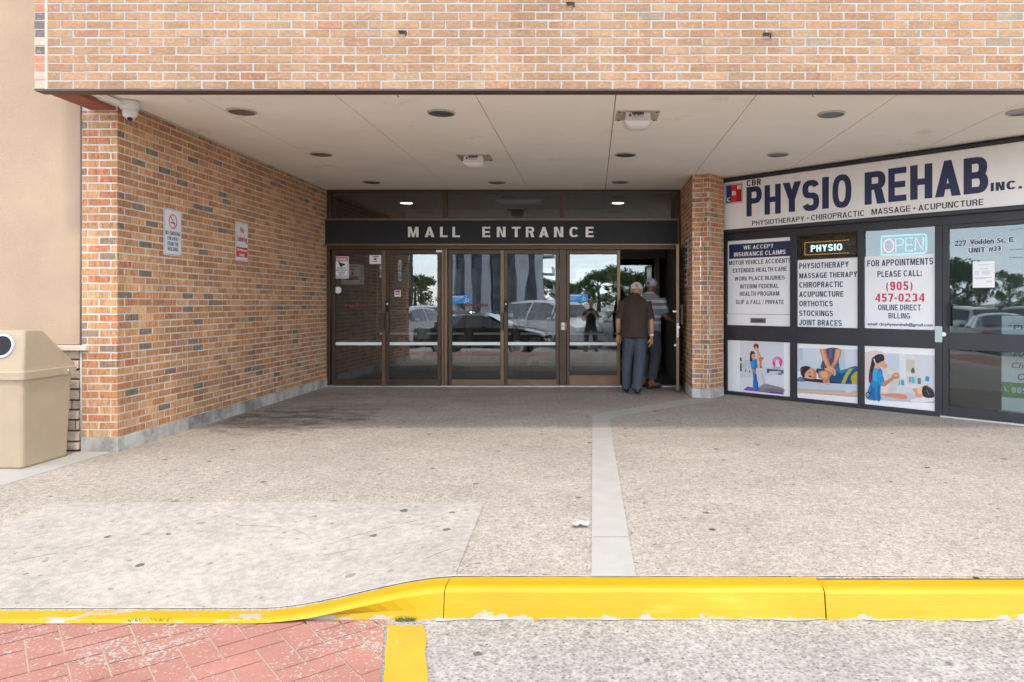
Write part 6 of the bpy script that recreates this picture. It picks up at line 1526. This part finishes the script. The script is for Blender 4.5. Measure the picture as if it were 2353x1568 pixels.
# trees
BARK = M('bark', (.10, .075, .055), .9, var=.3, bmp=.6, bsc=20)
LEAFS = [M('leaf_green', (.06, .115, .032), .6, var=.4, sc=3), M('leaf_green_light', (.12, .18, .05), .6, var=.4, sc=3)]
def make_tree(h, w, label, n=3800, leafmat=0):
    t = thing('tree', (0, 0, 0), label, 'tree', 'trees beyond the car park'); b = MB()
    b.tube([(0, 0, 0), (.06, .05, h*.2), (-.05, .1, h*.45), (.05, 0, h*.8)], [w*.05, w*.042, w*.03, w*.01], BARK, 8)
    for k in range(7):
        a = k*2.4; z0_ = h*(.25+.07*k); b.tube([(0, 0, z0_), (math.cos(a)*w*.2, math.sin(a)*w*.2, z0_+h*.09), (math.cos(a)*w*.38, math.sin(a)*w*.38, z0_+h*.13)], [w*.02, w*.014, w*.005], BARK, 6)
    b.build('trunk', t); b = MB(); cl = []
    for k in range(22):
        a = R.uniform(0, 6.28); z_ = R.uniform(.25, .95); rr = w*.5*math.sin(math.pi*min(1, (z_-.12)/.95))**.7*R.uniform(.3, 1.0); cl.append((math.cos(a)*rr, math.sin(a)*rr, h*z_, w*R.uniform(.10, .2)))
    for k in range(n):
        cx, cy, cz_, r = R.choice(cl); v = Vector((R.gauss(0, 1), R.gauss(0, 1), R.gauss(0, .8))).normalized()*r*R.uniform(.5, 1.05); c = Vector((cx, cy, cz_))+v
        e1 = Vector((R.gauss(0, 1), R.gauss(0, 1), R.gauss(0, 1))).normalized(); e2 = e1.cross(Vector((R.gauss(0, 1), R.gauss(0, 1), R.gauss(0, 1)))).normalized(); s_ = w*R.uniform(.016, .036)
        b.face([c-e1*s_, c-e2*s_*.7, c+e1*s_, c+e2*s_*.7], LEAFS[leafmat if R.random() < .6 else 1])
    b.build('crown', t); return t
ta = make_tree(11, 10, 'broad dark tree in the far tree row, left of the apartment tower'); ta.location = (-42, -150, -.6); ta.scale = (1, 1, .78)
tb = make_tree(10, 7.5, 'tall leafy tree in the far tree row, right of the apartment tower', 3400, 1); tb.location = (-13, -150, -.6); tb.scale = (1, 1, .8)
for k, (x, y, src, sz, lab) in enumerate(((-50, -140, tb, 1, 'leafy tree at the left end of the far tree row'), (-36, -160, tb, .9, 'leafy tree beside the broad dark tree of the far row'), (-8, -140, ta, .8, 'broad tree right of the tower, behind the parked van'), (-3, -150, tb, .9, 'leafy tree in the middle of the far tree row'),
        (1.5, -130, ta, 1., 'broad tree behind the silver car'), (5.5, -135, tb, 1.25, 'tallest leafy tree behind the right utility pole'), (10, -140, ta, 1., 'broad tree at the right end of the far tree row'),
        (-58, -22, ta, 0.55, 'broad tree across the car park, nearest the mall'), (-60, -29, tb, 0.50, 'leafy tree across the car park, second from the mall'), (-70, -40, ta, 0.61, 'broad tree across the car park, farthest out'), (-55, -17, tb, 0.44, 'leafy tree beside the road along the mall'), (-76, -33, ta, 0.55, 'broad tree behind the road along the mall'))):
    o = dup(src, (x, y, -.6), lab, R.uniform(0, 6)); o.scale = (sz, sz, sz*(.78 if x > -52 else 1))
# poles, wires, tower
WOOD = M('pole_wood', (.12, .10, .085), .9, var=.3)
def pole(loc, h, label, lamp=True):
    t = thing('utility_pole', loc, label, 'pole', 'poles in the car park'); b = MB(); x, y, z_ = loc; b.tube([(x, y, z_), (x+.15, y, z_+h)], [.17, .11], WOOD, 10); b.build('pole_shaft', t)
    b = MB(); b.box(x-1.1, x+1.1, y-.06, y+.06, z_+h-.9, z_+h-.75, WOOD); b.build('cross_arm', t)
    if lamp:
        b = MB(); b.tube([(x+.1, y, z_+h*.66), (x+.7, y, z_+h*.75), (x+1.6, y, z_+h*.77)], .04, CHROME, 8); b.tube([(x+1.5, y, z_+h*.77), (x+2.0, y, z_+h*.76)], [.07, .10], CHROME, 8); b.build('street_lamp_arm', t)
pole((-13.4, -31, -.6), 11, 'wooden utility pole with a lamp arm left of the tower'); pole((2.0, -34, -.6), 10, 'wooden utility pole at the right, behind the silver car'); pole((-24, -13, -.6), 11, 'wooden utility pole beside the road along the mall', False)
b = MB()
for k, z_ in enumerate((5.8, 6.6, 8.6, 9.4, 9.8)):
    for (p, q) in (((-60, -29), (-13.3, -31)), ((-13.3, -31), (2.1, -34)), ((2.1, -34), (50, -36))):
        pts = [(p[0]+(q[0]-p[0])*i/10, p[1]+(q[1]-p[1])*i/10, z_-.6*(1-(2*i/10-1)**2)) for i in range(11)]; b.tube(pts, .022, BLACK, 5)
tag(b.build('power_lines'), 'black overhead power lines strung between the wooden poles', 'power lines')
t = thing('apartment_tower', (-16, -100, -.6), 'tall dark apartment tower with pale vertical fins, reflected in the middle doors', 'building')
TD = M('tower_dark', (.07, .075, .09), .5); TW = M('tower_pale', (.42, .45, .50), .7); TG = M('tower_glass', (.04, .06, .09), .1)
b = MB(); b.box(-24, -9, -110, -100, -.6, 38, TD); b.build('tower_wall', t)
b = MB()
for k in range(6): b.box(-24.3+k*2.95, -22.9+k*2.95-.25*(k % 2), -100.0, -99.0, -.6, 38.2, TW)
b.build('tower_fins', t)
for f_ in range(12):
    b = MB()
    for k in range(5): b.box(-22.6+k*2.95, -21.6+k*2.95, -100.06, -99.98, 1+f_*3, 2.8+f_*3, TG)
    b.build('window_row', t)
    b = MB(); b.box(-9.1, -6.6, -106, -100.2, .2+f_*3, .45+f_*3, TW); b.box(-6.75, -6.6, -106, -100.2, .45+f_*3, 1.5+f_*3, TW); b.build('balcony', t)
